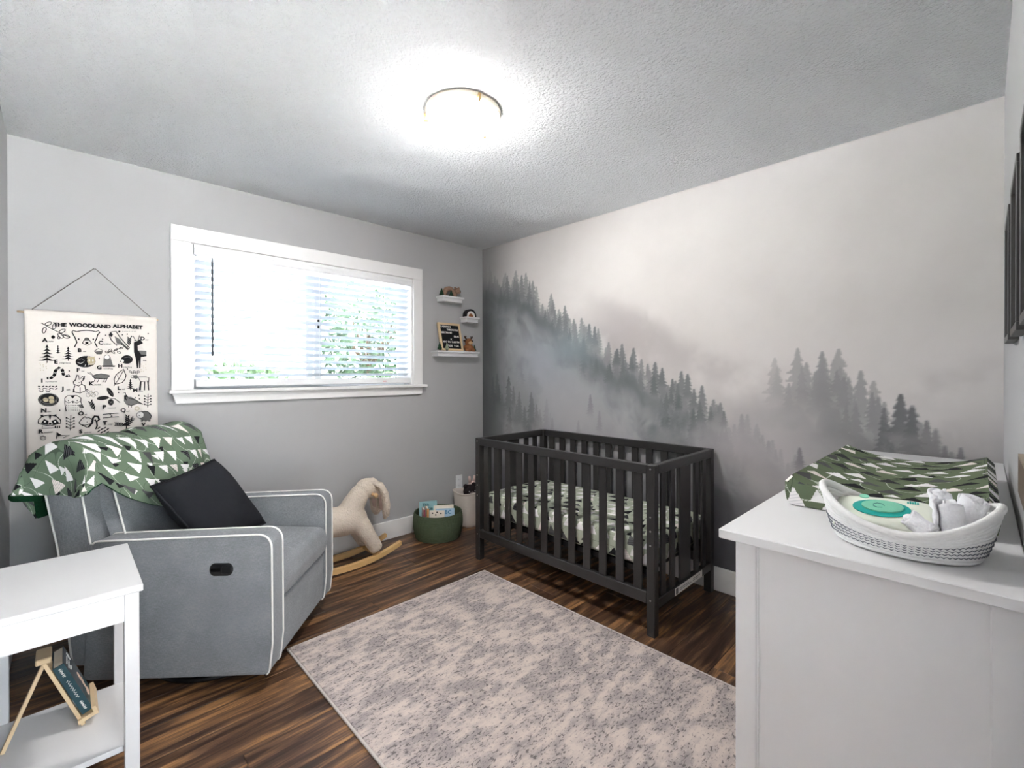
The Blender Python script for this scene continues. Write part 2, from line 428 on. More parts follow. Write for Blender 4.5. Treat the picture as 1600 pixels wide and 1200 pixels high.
# ------------------------------------------------------------------ the setting
W, L, H = 2.974, 3.307, 2.44
HY = -4.75                                     # hallway back wall
OX0, OX1, OZ0, OZ1 = -2.25, -0.75, 1.205, 2.07  # window opening
g = G().box(-W-.12, .12, HY-.1, .16, -.12, -.008); fl = struct(g.done('floor', 'dark_wood'), 'dark walnut plank floor of the nursery', 'floor')
WM[fl] = Matrix.Identity(4)
pw = .186; meshes = {}; row = 0; y = 0.0
while y > HY:
    y1 = max(y-pw, HY); x = -W; off = [0.35, .95, .62, 1.2, .15, .8][row % 6]; first = True
    while x < -1e-4:
        ln = off if first else 1.28; first = False
        x1 = min(x+ln, 0)
        if x1-x < .04: x = x1; continue
        key = (round(x1-x, 3), round(y-y1, 3))
        if key not in meshes:
            a, b = key[0]/2-.0006, key[1]/2-.0006
            meshes[key] = G(True).box(-a, a, -b, b, -.008, 0, .0012).mesh(name='plank')
        link('plank', meshes[key], 'floor', fl, ((x+x1)/2, (y+y1)/2, 0)); x = x1
    y = y1; row += 1
struct(G().box(-W-.12, .12, HY-.1, .16, H, H+.1).done('ceiling', 'ceiling'), 'white textured plaster ceiling', 'ceiling')
g = G().box(-W-.12, OX0, 0, .15, 0, H).box(OX1, .12, 0, .15, 0, H).box(OX0, OX1, 0, .15, 0, OZ0).box(OX0, OX1, 0, .15, OZ1, H)
struct(g.done('wall_back', 'wall'), 'light grey painted wall with the window', 'wall')
struct(G().box(-W-.12, -W, HY, 0, 0, H).done('wall_left', 'wall'), 'light grey painted wall at the left edge', 'wall')
wr = struct(G().box(0.004, .12, HY, 0, 0, H).done('wall_right', 'wall'), 'wall covered by the misty forest mural', 'wall')
struct(G().box(-W-.35, 3.2, HY-.1, .55, H+.1, 5.6).done('added_shade_storey', 'white'), 'unseen upper storey added above the ceiling to shade the garden', 'storey')  # added block out of view, keeps sun off the garden shrubs
DX0, DX1, DZ = -2.955, -2.16, 2.05
g = G().box(-W, DX0, -L-.11, -L, 0, H).box(DX1, 0, -L-.11, -L, 0, H).box(DX0, DX1, -L-.11, -L, DZ, H)
struct(g.done('wall_front', 'wall'), 'light grey painted wall with the black picture frames', 'wall')
struct(G().box(-W-.12, -2.9, HY-.1, HY, 0, H).box(-1.2, .12, HY-.1, HY, 0, H).box(-2.9, -1.2, HY-.1, HY, 2.1, H).done('wall_hall', 'wall'), 'light grey hallway wall beyond the doorway', 'wall')
dt = thing('door_1', 'white door casing around the open doorway', 'door', (DX1, -L, 0), kind='structure')
G().box(DX1, DX1+.07, -L, -L+.012, 0, DZ+.07).done('side_casing', 'white', dt)
G().box(DX0, DX1, -L, -L+.012, DZ, DZ+.07).done('head_casing', 'white', dt)
G().box(DX1-.015, DX1, -L-.11, -L, 0, DZ).box(DX0, DX1, -L-.11, -L, DZ-.015, DZ).done('jamb', 'white', dt)
w2 = thing('added_hall_glazing', 'unseen glazed door added in the hallway to let daylight in', 'window', (-2.05, HY-.05, 0), kind='structure')  # invented opening, brings daylight through the doorway into the room
for x0 in (-2.9, -2.05):
    s_ = G().box(x0, x0+.05, HY-.08, HY-.03, 0, 2.1).box(x0+.80, x0+.85, HY-.08, HY-.03, 0, 2.1).box(x0+.05, x0+.80, HY-.08, HY-.03, 0, .06).box(x0+.05, x0+.80, HY-.08, HY-.03, 2.05, 2.1).done('door_sash', 'white_plastic', w2)
    G().box(x0+.05, x0+.80, HY-.058, HY-.053, .06, 2.05).done('pane', 'glass', s_)
BH = .142; BT = .014
def baseb(name, x0, x1, y0, y1, lab): struct(G().box(x0, x1, y0, y1, 0, BH, .004).done(name, 'white'), lab, 'baseboard')
baseb('baseboard_back', -W, 0, -BT, 0, 'white baseboard under the window wall')
baseb('baseboard_right', -BT, 0, -L+BT, -BT, 'white baseboard along the forest mural wall')
baseb('baseboard_left', -W, -W+BT, -L+.2, -BT, 'white baseboard along the left wall')
baseb('baseboard_front', DX1+.07, -1.70, -L, -L+BT, 'white baseboard beside the dresser')

# ---- mural print, computed in wall coordinates (a = metres from the window corner, z = height)
def fbm(A, Z, sc, octv=5, seed=0, gain=.55):
    r = np.random.default_rng(seed); out = np.zeros_like(A); amp = 1; tot = 0
    for o in range(octv):
        tab = r.random((64, 64)); u = A*sc*2**o+r.random()*60; v = Z*sc*2**o+r.random()*60
        i = np.floor(u).astype(int); j = np.floor(v).astype(int); fu = u-i; fv = v-j
        fu = fu*fu*(3-2*fu); fv = fv*fv*(3-2*fv)
        t = lambda a, b: tab[a % 64, b % 64]
        out += amp*((t(i, j)*(1-fu)+t(i+1, j)*fu)*(1-fv)+(t(i, j+1)*(1-fu)+t(i+1, j+1)*fu)*fv)
        tot += amp; amp *= gain
    return out/tot
def smooth(e0, e1, x):
    t = np.clip((x-e0)/(e1-e0), 0, 1); return t*t*(3-2*t)
def lin(c):
    c = np.array(c)/255.; return np.where(c <= .04045, c/12.92, ((c+.055)/1.055)**2.4)
ST = .0055
na, nz = int(L/ST), int(H/ST)
A1 = np.linspace(0, L, na+1); Z1 = np.linspace(0, H, nz+1)
A, Z = np.meshgrid(A1, Z1, indexing='ij')
def c3(r_, g_, b_): return np.array([r_, g_, b_], float)
img = np.zeros(A.shape+(3,))
# foggy sky: warm light grey, darker in the upper left corner and lower down
f0 = fbm(A, Z, 1.1, 5, 3); f1 = fbm(A, Z, 2.3, 5, 11); f2 = fbm(A, Z, 5.0, 5, 21)
img[:] = c3(224, 218, 214)
def over(col, alpha):
    global img
    img = img*(1-alpha[..., None])+np.asarray(col)*alpha[..., None]
over(c3(224, 220, 218), smooth(1.4, 3.2, A)*.8)
over(c3(150, 150, 150), smooth(.55, .0, A)*smooth(1.2, 2.2, Z)*.75)
over(c3(188, 180, 178), smooth(.42, .62, f1)*np.exp(-((A-1.35)/.45)**2-((Z-1.42)/.28)**2)*.9)
JT = fbm(A, Z, 26, 4, 31, .8)
def trees(lst, fat=.26, seed=5):
    """coverage of a row of conifers: list of (a, ztop, height)"""
    r = np.random.default_rng(seed); cov = np.zeros_like(A)
    for (a0, zt, h) in lst:
        w = h*fat*r.uniform(.85, 1.15)
        i0, i1 = np.searchsorted(A1, [a0-w*1.3, a0+w*1.3])
        if i1 <= i0: continue
        a = A[i0:i1]; z = Z[i0:i1]; t = (zt-z)/h; tp_ = np.maximum(t, 0)
        br = np.abs(((t*r.uniform(9, 12)+(a > a0)*.4) % 1.0)-.0)
        lim = w*(tp_**.85)*(.40+.60*br)*(.25+1.5*JT[i0:i1])+.0035
        m = smooth(.006, -.004, np.abs(a-a0)-lim)*(t > 0)*smooth(1.0, .45, t)*r.uniform(.55, 1.0)
        cov[i0:i1] = np.maximum(cov[i0:i1], m)
    return cov
def interp_ridge(pts): 
    p = sorted(pts); return np.interp(A1, [q[0] for q in p], [q[1] for q in p])[:, None]
def filled(lst, drop=.10, soft=.05):
    rid = interp_ridge([(q[0], q[1]-drop) for q in lst])
    return smooth(soft, -soft, Z-rid-(f2-.5)*.10), rid
def scatter(lst, n, d0, d1, hh, seed):
    r = np.random.default_rng(seed); p = sorted(lst); out = []
    for k in range(n):
        a = r.uniform(p[0][0], p[-1][0]); z = np.interp(a, [q[0] for q in p], [q[1] for q in p])
        out.append((a, z-r.uniform(d0, d1), hh*r.uniform(.6, 1.2)))
    return out
def crowd(lst, n, jit, hh, seed):
    r = np.random.default_rng(seed); p = sorted(lst); out = list(lst)
    for k in range(n):
        a = r.uniform(p[0][0], p[-1][0]); z = np.interp(a, [q[0] for q in p], [q[1] for q in p])
        out.append((a, z-r.uniform(.02, jit), hh*r.uniform(.6, 1.1)))
    return out
# far, barely visible shoulder in the fog
R0 = [(1.2, 2.0, .3), (1.36, 1.94, .3), (1.54, 1.83, .3), (1.68, 1.77, .3), (1.89, 1.60, .3), (2.2, 1.5, .3), (2.4, 1.42, .3)]
fil, rid = filled(R0, .12, .10)
over(c3(172, 166, 166), fil*np.exp(-np.maximum(rid-Z, 0)/.30)*smooth(.35, .6, f1)*smooth(1.1, 1.5, A)*.62)
# right hand stand of tall trees
R3 = [(2.45, 1.38, .5), (2.56, 1.43, .55), (2.60, 1.35, .4), (2.64, 1.30, .4), (2.67, 1.41, .5), (2.74, 1.42, .55), (2.78, 1.27, .4), (2.83, 1.31, .45),
      (2.88, 1.26, .4), (2.92, 1.16, .35), (2.96, 1.12, .3), (2.98, 1.20, .38), (3.02, 1.15, .35), (3.05, 1.07, .3), (3.07, 1.08, .28), (3.10, 1.05, .25), (3.13, .98, .2), (3.15, .95, .16)]
tr = trees(crowd(R3, 40, .2, .36, 8), .24, 6); fil, rid = filled(R3, .24, .09)
lf = smooth(2.25, 2.75, A)
over(c3(122, 123, 126), np.maximum(tr*.75, fil*.72)*(.30+.62*lf)*(1-.45*smooth(.45, .65, f1)*(1-lf*.6))*smooth(.55, .95, Z))
over(c3(96, 98, 101), trees([(2.98, 1.20, .36), (3.02, 1.14, .33), (3.07, 1.08, .27), (3.10, 1.04, .22), (3.18, .97, .13), (3.13, .97, .18), (2.92, 1.13, .3), (2.57, .90, .16)], .2, 9)*.8)
# main dark hillside running down to the right
R1 = [(.04, 2.30, .4), (.10, 2.28, .4), (.31, 2.18, .4), (.44, 2.18, .4), (.51, 2.13, .35), (.56, 2.14, .3), (.64, 2.06, .38), (.68, 2.01, .3), (.84, 1.93, .3), (.92, 1.80, .25), (.98, 1.82, .3),
      (1.00, 1.76, .26), (1.14, 1.71, .26), (1.21, 1.66, .26), (1.26, 1.64, .26), (1.29, 1.62, .22), (1.38, 1.52, .25), (1.45, 1.47, .2), (1.49, 1.50, .26), (1.58, 1.47, .28), (1.64, 1.39, .22),
      (1.74, 1.37, .26), (1.79, 1.33, .22), (1.86, 1.26, .16), (1.92, 1.31, .26), (1.96, 1.29, .26), (2.00, 1.20, .2), (2.05, 1.22, .26), (2.12, 1.14, .2), (2.16, 1.12, .2), (2.18, 1.07, .16), (2.21, .98, .1), (2.3, .85, .1)]
wisp = fbm(A*.8+.35*fbm(A, Z, 2.0, 4, 51), Z*.55+.6*A*.3+.35*fbm(A, Z, 2.0, 4, 52), 3.2, 5, 53)
tr = trees(crowd(R1, 170, .20, .26, 4), .27, 5); fil, rid = filled(R1, .20, .10); dep = np.maximum(rid-Z, 0)
cut = smooth(2.36, 2.2, A)
fogb = smooth(.40, .62, f1)
dens = (.28+.72*np.exp(-dep/.22))*(1-.55*fogb*smooth(.02, .18, dep))
upl = 1-.55*smooth(.35, .05, A)*smooth(1.7, 2.3, Z)-.35*smooth(1.75, 2.2, Z)
over(c3(152, 154, 157), fil*cut*.75)
over(c3(98, 103, 105), np.maximum(tr*.82, fil*dens)*upl*cut)
over(c3(92, 97, 99), trees(scatter(R1, 240, .12, .75, .24, 44), .25, 45)*.34*cut*(1-.7*smooth(.42, .6, wisp)))
over(c3(184, 185, 188), smooth(.47, .66, wisp)*fil*cut*smooth(.03, .25, dep)*.62)
over(c3(94, 97, 98), fil*smooth(.42, .02, A)*.85*smooth(2.35, 1.7, Z))
# pale blue light in the fog bank
over(c3(178, 182, 190), np.exp(-((A-.72)/.26)**2-((Z-1.40)/.22)**2)*.75*smooth(.3, .6, f0+.1))
over(c3(158, 172, 178), np.exp(-((A-1.05)/.24)**2-((Z-1.48)/.14)**2)*.6)
over(c3(176, 177, 180), np.exp(-((A-1.12)/.34)**2-((Z-1.08)/.15)**2)*.65*smooth(.3, .6, f1))
# second, nearer rows of trees
R2 = [(2.24, 1.0, .2), (2.28, 1.06, .25), (2.31, 1.06, .22), (2.36, 1.01, .2), (2.44, .93, .2), (2.55, .86, .2)]
over(c3(132, 131, 134), np.maximum(trees(crowd(R2, 10, .1, .2, 3), .24, 2), filled(R2, .1, .05)[0]*smooth(2.15, 2.3, A)*smooth(2.7, 2.45, A))*.6*smooth(.6, .85, Z))
R4 = [(.0, 1.30, .4), (.20, 1.29, .45), (.35, 1.27, .5), (.48, 1.14, .35), (.62, 1.14, .5), (.68, 1.04, .3), (.79, 1.09, .4), (.95, .85, .2)]
tr = trees(crowd(R4, 30, .25, .36, 14), .22, 4); fil = filled(R4, .22, .08)[0]*smooth(1.0, .7, A)
over(c3(98, 101, 102), np.maximum(tr*.85, fil*.55)*(1-.5*smooth(.45, .65, f1))*smooth(.95, .6, A))
over(c3(104, 106, 108), trees([(1.11, .94, .16), (.85, .94, .2), (1.22, 1.14, .2), (.36, 1.0, .4), (1.3, 1.02, .2)], .2, 12)*.6)
# dark ground mist and slope towards the floor
lowd = smooth(1.02, .30, Z+(f1-.5)*.5)
over(c3(126, 124, 127), lowd*.75)
over(c3(92, 91, 96), smooth(.75, .10, Z+(f0-.5)*.4)*.85)
over(c3(186, 180, 182), smooth(.5, .68, f1)*np.exp(-((A-2.2)/.5)**2-((Z-.86)/.16)**2)*.7)
over(c3(178, 174, 175), smooth(.50, .68, wisp)*smooth(.35, .7, Z)*smooth(1.25, .95, Z)*.5)

img = np.clip(img*.965+(f2[..., None]-.5)*10, 0, 255)
me = bpy.data.meshes.new('mural')
nv = (na+1)*(nz+1); vco = np.zeros((nv, 3)); vco[:, 1] = -A.ravel(); vco[:, 2] = Z.ravel()
idx = np.arange(nv).reshape(na+1, nz+1)
qd = np.stack([idx[:-1, :-1], idx[:-1, 1:], idx[1:, 1:], idx[1:, :-1]], -1).reshape(-1, 4)
me.vertices.add(nv); me.vertices.foreach_set('co', vco.ravel())
me.loops.add(qd.size); me.loops.foreach_set('vertex_index', qd.ravel().astype(np.int32))
me.polygons.add(len(qd)); me.polygons.foreach_set('loop_start', np.arange(0, qd.size, 4, dtype=np.int32))
me.update(calc_edges=True)
at_ = me.attributes.new('mural_print', 'FLOAT_COLOR', 'POINT')
cc = np.ones((nv, 4), np.float32); cc[:, :3] = lin(img.reshape(-1, 3)); at_.data.foreach_set('color', cc.ravel())
mu = link('mural', me, 'mural', wr); mu['label'] = 'misty forest mountainside wallpaper mural'
# ------------------------------------------------------------------ outside the window
M['patio'] = plain('grey_concrete', srgb(176, 176, 174), .9, .1, var=.08, nscale=3)
struct(G().box(-20, 20, 16, 40, -.55, -.5).done('lawn', 'lawn'), 'sunlit green lawn outside the window', 'lawn')
M['gravel'] = plain('grey_gravel', srgb(168, 168, 168), .95, .1, var=.3, nscale=40)
struct(G().box(-14, 14, -16, -4.86, -.55, -.5).done('patio', 'patio'), 'unseen concrete patio added beyond the hallway to bounce light', 'patio')  # added ground, reflects sun through the hallway onto the ceiling
struct(G().box(-20, 20, .15, 16, -.55, -.5).done('bounce_yard', 'gravel'), 'unseen gravel yard added below the window to bounce light', 'yard')  # added ground, its tone set to throw light up through the blind
def tree(name, label, x, y, z0, z1, rx, n, mat, seed, trunk=True, cat='tree'):
    t = thing(name, label, cat, (x, y, -.5))
    r = random.Random(seed); g = G(); zc = (z0+z1)/2; rz = (z1-z0)/2
    for k in range(n):
        while True:
            a, b, c = (r.uniform(-1, 1) for _ in range(3))
            q = a*a+b*b+c*c
            if q < 1 and r.random() < .25+.75*q: break
        p = Vector((x+a*rx, y+b*rx*.7, zc+c*rz)); s = r.uniform(.05, .11)
        u = Vector((r.gauss(0, 1), r.gauss(0, 1), r.gauss(0, 1))).normalized(); v = u.orthogonal().normalized()
        g._new([p-u*s, p+v*s*.45, p+u*s, p-v*s*.45], [(0, 1, 2, 3)])
    f = g.done('foliage', mat, t); f['kind'] = 'stuff'
    g = G(); g.tube([(x, y, -.5), (x+.05, y, (z0-.5)/2+.2), (x, y, zc)], [.12, .09, .03], 8)
    for k in range(5):
        a = k*1.3; g.tube([(x, y, zc-rz*.6), (x+math.cos(a)*rx*.6, y+math.sin(a)*rx*.4, zc+rz*.2)], [.04, .012], 6)
    g.done('trunk', 'bark', t)
tree('garden_tree', 'leafy green tree behind the right half of the blind', .5, 3.2, 1.0, 2.75, .85, 1100, 'leaf2', 1)
tree('garden_shrub', 'low green shrub behind the left of the blind', -1.35, 2.7, .1, 1.45, .75, 900, 'leaf', 2, cat='shrub')
tree('garden_shrub', 'low green shrub behind the lower right of the blind', .15, 1.9, .1, 1.32, .5, 700, 'leaf', 3, cat='shrub')

# ------------------------------------------------------------------ window
wn = thing('window_1', 'white framed sliding window with wide flat casing', 'window', ((OX0+OX1)/2, 0, OZ0), kind='structure')
G().box(-2.347, -.667, -.022, 0, OZ1-.008, 2.152, .002).done('head_casing', 'white', wn)
G().box(-2.347, OX0, -.02, 0, OZ0, OZ1-.008, .002).done('side_casing', 'white', wn)
G().box(OX1, -.667, -.02, 0, OZ0, OZ1-.008, .002).done('side_casing', 'white', wn)
G().box(-2.362, -.640, -.055, .08, 1.183, OZ0, .004).done('sill', 'white', wn)
G().prism([(-2.345, 1.183), (-.667, 1.183), (-.672, 1.124), (-2.325, 1.124)], -.02, 0, 'y', .002).done('apron', 'white', wn)
g = G(); t_ = .012
g.box(OX0, OX0+t_, 0, .15, OZ0, OZ1).box(OX1-t_, OX1, 0, .15, OZ0, OZ1).box(OX0, OX1, 0, .15, OZ1-t_, OZ1); g.done('jamb_liner', 'white', wn)
def sash(x0, x1, y, w):
    z0, z1 = OZ0, OZ1-t_
    g = G(); g.box(x0, x0+w, y, y+.035, z0, z1).box(x1-w, x1, y, y+.035, z0, z1).box(x0+w, x1-w, y, y+.035, z0, z0+w).box(x0+w, x1-w, y, y+.035, z1-w, z1)
    s_ = g.done('sash', 'white_plastic', wn)
    G().box(x0+w, x1-w, y+.014, y+.019, z0+w, z1-w).done('pane', 'glass', s_)
sash(OX0+t_, -1.46, .070, .045); sash(-1.555, OX1-t_, .108, .05)
G().box(-1.49, -1.475, .058, .070, 1.60, 1.68, .002).done('latch', 'black_metal', wn)

bl = thing('window_blind', 'white horizontal slat blind hanging in the window', 'blind', (-1.5, .03, 1.21))
g = G(); g.prism([(-.014, 2.058), (-.014, 2.04), (-.02, 2.03), (-.02, 2.012), (-.012, 1.998), (.0, 1.998), (.0, 2.058)], OX0+.014, OX1-.014, 'x', 0); g.done('valance', 'white_plastic', bl)
G().box(OX0+.03, OX1-.03, .008, .055, 2.0, 2.05).done('headrail', 'white_plastic', bl)
tilt = math.radians(-21)
sm = None; ns = 16
for k in range(ns):
    z = 1.963-k*(1.963-1.288)/(ns-1)
    if sm is None:
        prof = []
        for i in range(5):
            q = -1+i*.5; prof.append((q*.025*math.cos(tilt)-.003*(1-q*q)*math.sin(tilt), q*.025*math.sin(tilt)+.003*(1-q*q)))
        for i in range(5):
            q = 1-i*.5; prof.append((q*.025*math.cos(tilt)-.0005*(1-q*q), q*.025*math.sin(tilt)+.003*(1-q*q)-.0022))
        sm = G(True).prism(prof, -(OX1-OX0)/2+.025, (OX1-OX0)/2-.025, 'x').mesh(name='slat')
    link('slat', sm, 'slat', bl, (0, 0.0, z-1.21))
br = G().prism([(.005, 1.216), (-.008, 1.222), (-.008, 1.256), (.0, 1.262), (.052, 1.262), (.055, 1.216)], OX0+.022, OX1-.03, 'x').done('bottom_rail', 'white_plastic', bl)
G().box(-1.02, -.99, -.0086, -.008, 1.232, 1.238).done('sticker', plain('red_sticker', srgb(170, 60, 50), .5), br)
for x in (-2.0, -1.5, -1.0):
    G().tube([(x, .004, 1.26), (x, .004, 2.0)], .0012, 5).tube([(x, .057, 1.26), (x, .057, 2.0)], .0012, 5).done('ladder_cord', 'white_plastic', bl)
G().tube([(-2.146, -.018, 1.985), (-2.146, -.018, 1.40)], .006, 6).tube([(-2.146, -.01, 1.995), (-2.146, -.018, 1.98)], .003, 6).done('tilt_wand', plain('grey_clear_wand', srgb(90, 94, 98), .3), bl)

# ------------------------------------------------------------------ ceiling lamp
M['ring'] = plain('cream_enamel', srgb(236, 226, 210), .4, .4)
def dome(c, name, label, mat, rad=.165):
    t = thing(name, label, 'ceiling lamp', (c[0], c[1], H))
    G().lathe([(rad*.98, 0), (rad*1.0, -.012), (rad*.96, -.022), (rad*.9, -.026)], (c[0], c[1], H), 40).done('mounting_ring', 'ring', t, True)
    prof = [(rad*.94, -.016)]+[(rad*.95*math.cos(a), -.02-.068*math.sin(a)) for a in [PI/2*i/10 for i in range(10)]]+[(.0005, -.088)]
    G().lathe(prof, (c[0], c[1], H), 40).done('glass_bowl', mat, t, True)
    for k in range(3):
        a = PI*.30+k*2*PI/3+PI*.45
        x, y = c[0]+math.cos(a)*rad*.97, c[1]+math.sin(a)*rad*.97
        G().box(-.011, .011, -.006, .006, -.042, -.006, .002, mat=Matrix.Translation((x, y, H)) @ Matrix.Rotation(a, 4, 'Z')).done('clip', 'brass', t)
    return t
dome((-1.535, -1.66), 'ceiling_lamp', 'lit frosted glass dome lamp on the ceiling', 'lamp_glass')
dome((-2.3, -4.1), 'hall_fill_lamp', 'unseen dome lamp added on the hallway ceiling as fill light', 'hall_fill_glass', .15)  # added fill light out of view, brightens the room through the doorway

# ------------------------------------------------------------------ rug
rg = thing('area_rug', 'beige and grey distressed rectangular rug on the floor', 'rug', (-1.43, -1.885, 0))
G().box(-2.036, -.829, -2.79, -.979, 0, .011, .003).done('pile', 'rug', rg)
g = G(); e = .009
for (a, b, c, d) in ((-2.045, -2.036, -2.80, -.97), (-.829, -.82, -2.80, -.97), (-2.036, -.829, -.979, -.97), (-2.036, -.829, -2.80, -2.79)): g.box(a, b, c, d, 0, .010, .002)
g.done('binding', 'rug_edge', rg)

# ------------------------------------------------------------------ crib
KX0, KX1, KY0, KY1, KH = -.733, -.022, -2.132, -.773, .846
P_ = .044
cr = thing('crib', 'black wooden baby crib with vertical slats against the mural', 'crib', ((KX0+KX1)/2, (KY0+KY1)/2, 0))
pm = None
for x in (KX0+P_/2, KX1-P_/2):
    for y_ in (KY0+P_/2, KY1-P_/2):
        if pm is None: pm = G(True).box(-P_/2, P_/2, -P_/2, P_/2, 0, KH, .003).mesh(name='post')
        po = link('post', pm, 'black_wood', cr, Vector((x, y_, 0))-WM[cr].translation)
        WM[po] = Matrix.Translation((x, y_, 0))
        if x < -.4:
            for z in (.18, .45, .52, .59, .825): G().lathe([(.0045, 0), (.0045, .002)], n=8, mat=Matrix.Translation((x-.022, y_, z)) @ Matrix.Rotation(-PI/2, 4, 'Y')).done('bolt', 'steel', po)
yi0, yi1 = KY0+P_, KY1-P_; xi0, xi1 = KX0+P_, KX1-P_
for x0 in (KX0, KX1-.03):
    G().box(x0, x0+.03, yi0, yi1, KH-.048, KH, .003).done('top_rail', 'black_wood', cr)
    G().box(x0, x0+.03, yi0, yi1, .158, .216, .003).done('bottom_rail', 'black_wood', cr)
slm = G(True).box(-.0065, .0065, -.0235, .0235, .214, KH-.046, .002).mesh(name='slat')
for x in (KX0+.015, KX1-.015):
    for k in range(12):
        y_ = -.875-k*(2.034-.875)/11
        link('slat', slm, 'black_wood', cr, Vector((x, y_, 0))-WM[cr].translation)
nm = G(True).box(-.0235, .0235, -.0065, .0065, .178, KH-.046, .002).mesh(name='slat')
wm_ = G(True).box(-.062, .062, -.0065, .0065, .178, KH-.046, .002).mesh(name='wide_slat')
for y0 in (KY0, KY1-.03):
    G().box(xi0, xi1, y0, y0+.03, KH-.048, KH, .003).done('end_rail', 'black_wood', cr)
    el = G().box(xi0, xi1, y0, y0+.03, .134, .182, .003).done('end_rail', 'black_wood', cr)
    if y0 == KY0:
        st = G().box(-.52, -.19, KY0-.0008, KY0, .138, .176).done('warning_label', 'print_white', el)
        G().box(-.51, -.485, KY0-.0012, KY0-.0008, .142, .172).box(-.47, -.36, KY0-.0012, KY0-.0008, .160, .163).box(-.47, -.33, KY0-.0012, KY0-.0008, .151, .154).box(-.31, -.22, KY0-.0012, KY0-.0008, .160, .163).box(-.31, -.24, KY0-.0012, KY0-.0008, .151, .154).done('label_lines', 'print_grey', el)
    for x in (-.622, -.520, -.236, -.140):
        link('slat', nm, 'black_wood', cr, Vector((x, y0+.015, 0))-WM[cr].translation)
    link('wide_slat', wm_, 'black_wood', cr, Vector((-.378, y0+.015, 0))-WM[cr].translation)
g = G()
g.box(xi0-.01, xi1+.01, yi0+.02, yi0+.045, .285, .312).box(xi0-.01, xi1+.01, yi1-.045, yi1-.02, .285, .312).box(xi0-.005, xi0+.02, yi0+.02, yi1-.02, .285, .312).box(xi1-.02, xi1+.005, yi0+.02, yi1-.02, .285, .312)
g.box(xi0, xi1, yi0+.03, yi1-.03, .303, .312); g.done('mattress_support', 'black_metal', cr)
for y_ in (yi0+.005, yi1-.005):
    for xa in (xi0, xi1-.05): G().box(xa, xa+.05, y_-.006, y_+.006, .28, .36).done('bracket', 'black_metal', cr)
def rounded_slab(x0, x1, y0, y1, z0, z1, rc, re, nseg=8):
    """plan with rounded corners, softly rounded top and bottom edges"""
    def ring(ins, z):
        pts = []
        for cx, cy, a0 in ((x1-rc, y1-rc, 0), (x0+rc, y1-rc, PI/2), (x0+rc, y0+rc, PI), (x1-rc, y0+rc, 1.5*PI)):
            for i in range(nseg+1):
                a = a0+PI/2*i/nseg; pts.append((cx+(rc-ins)*math.cos(a), cy+(rc-ins)*math.sin(a), z))
        return pts
    g = G(); rings = []
    for i in range(5): a = PI/2*i/4; rings.append(ring(re*(1-math.sin(a)), z0+re*(1-math.cos(a))))
    for i in range(5): a = PI/2*i/4; rings.append(ring(re*(1-math.cos(a)), z1-re*(1-math.sin(a))))
    vr = [[g.bm.verts.new(p) for p in r_] for r_ in rings]; n = len(vr[0])
    for a, b in zip(vr, vr[1:]):
        for k in range(n): g.bm.faces.new((a[k], a[(k+1) % n], b[(k+1) % n], b[k]))
    g.bm.faces.new(vr[0][::-1]); g.bm.faces.new(vr[-1]); return g
mt = rounded_slab(xi0-.008, xi1+.006, -2.098, -.806, .313, .462, .06, .03).done('crib_mattress', 'sheet', None, 'auto', True)
tag(mt, 'crib mattress in a pale green forest print fitted sheet', 'mattress')

# ------------------------------------------------------------------ armchair (local frame: x across from near arm, y backwards, z up)
CR = math.radians(48.54)
ch = thing('recliner_armchair', 'grey upholstered recliner armchair with white piping', 'armchair', (-1.9465, -.956, 0), CR)
def L_(g=None): return G(True)
def rprof(pts, r, n=6):
    """round every corner of a polygon given as (y,z,radius)"""
    out = []; m = len(pts)
    for i in range(m):
        p = Vector(pts[i][:2]); q = Vector(pts[i-1][:2]); s = Vector(pts[(i+1) % m][:2]); rad = pts[i][2] if len(pts[i]) > 2 else r
        if rad <= 0: out.append(tuple(p)); continue
        u = (q-p).normalized(); v = (s-p).normalized(); ang = u.angle(v); d = min(rad/math.tan(ang/2), (q-p).length*.48, (s-p).length*.48)
        a, b = p+u*d, p+v*d
        for k in range(n+1):
            t = k/n; out.append(tuple(a*(1-t)**2+p*2*t*(1-t)+b*t**2))
    return out
ARM = rprof([(.012, .07, .03), (-.002, .20, .08), (.0, .645, .06), (.70, .628, .03), (.74, .07, .03)], .03)
for sx in (-1, 1):
    x0, x1 = (-.36, -.258) if sx < 0 else (.258, .36)
    a = L_().prism(ARM, x0, x1, 'x', .008, 2).done('armrest', 'linen', ch, 'auto')
    for xx in (x0+.002, x1-.002):
        pts = [(xx, p[0], p[1]) for p in ARM]
        pts = [p for p in pts if p[1] < .70]
        L_().tube(pts[2:] if pts[0][2] < .2 else pts, .0040, 6).done('piping', 'piping', a, True)
L_().prism(rprof([(.018, .075, .02), (.012, .325, .012), (.10, .325, .01), (.10, .075, .01)], .01), -.257, .257, 'x').done('front_panel', 'linen', ch, 'auto')
L_().box(-.25, .25, .10, .72, .075, .31).done('seat_deck', 'linen', ch)
SEAT = rprof([(.0, .332, .025), (-.012, .40, .05), (.008, .478, .055), (.30, .492, .2), (.62, .455, .05), (.62, .332, .02)], .03)
g = L_()
def seatf(u, v):
    x = -.256+.512*u; k = int(v*len(SEAT)) % len(SEAT); p = SEAT[k]
    edge = 1-abs(2*u-1)**10; z = p[1]; zz = .405+(z-.405)*(.86+.14*edge)
    return Vector((x, p[0], zz))
vs = [[g.bm.verts.new(seatf(i/20, j/len(SEAT)+1e-6)) for j in range(len(SEAT))] for i in range(21)]
for i in range(20):
    for j in range(len(SEAT)): g.bm.faces.new((vs[i][j], vs[i+1][j], vs[i+1][(j+1) % len(SEAT)], vs[i][(j+1) % len(SEAT)]))
g.bm.faces.new(vs[0][::-1]); g.bm.faces.new(vs[-1]); g.done('seat_cushion', 'linen', ch, 'auto')
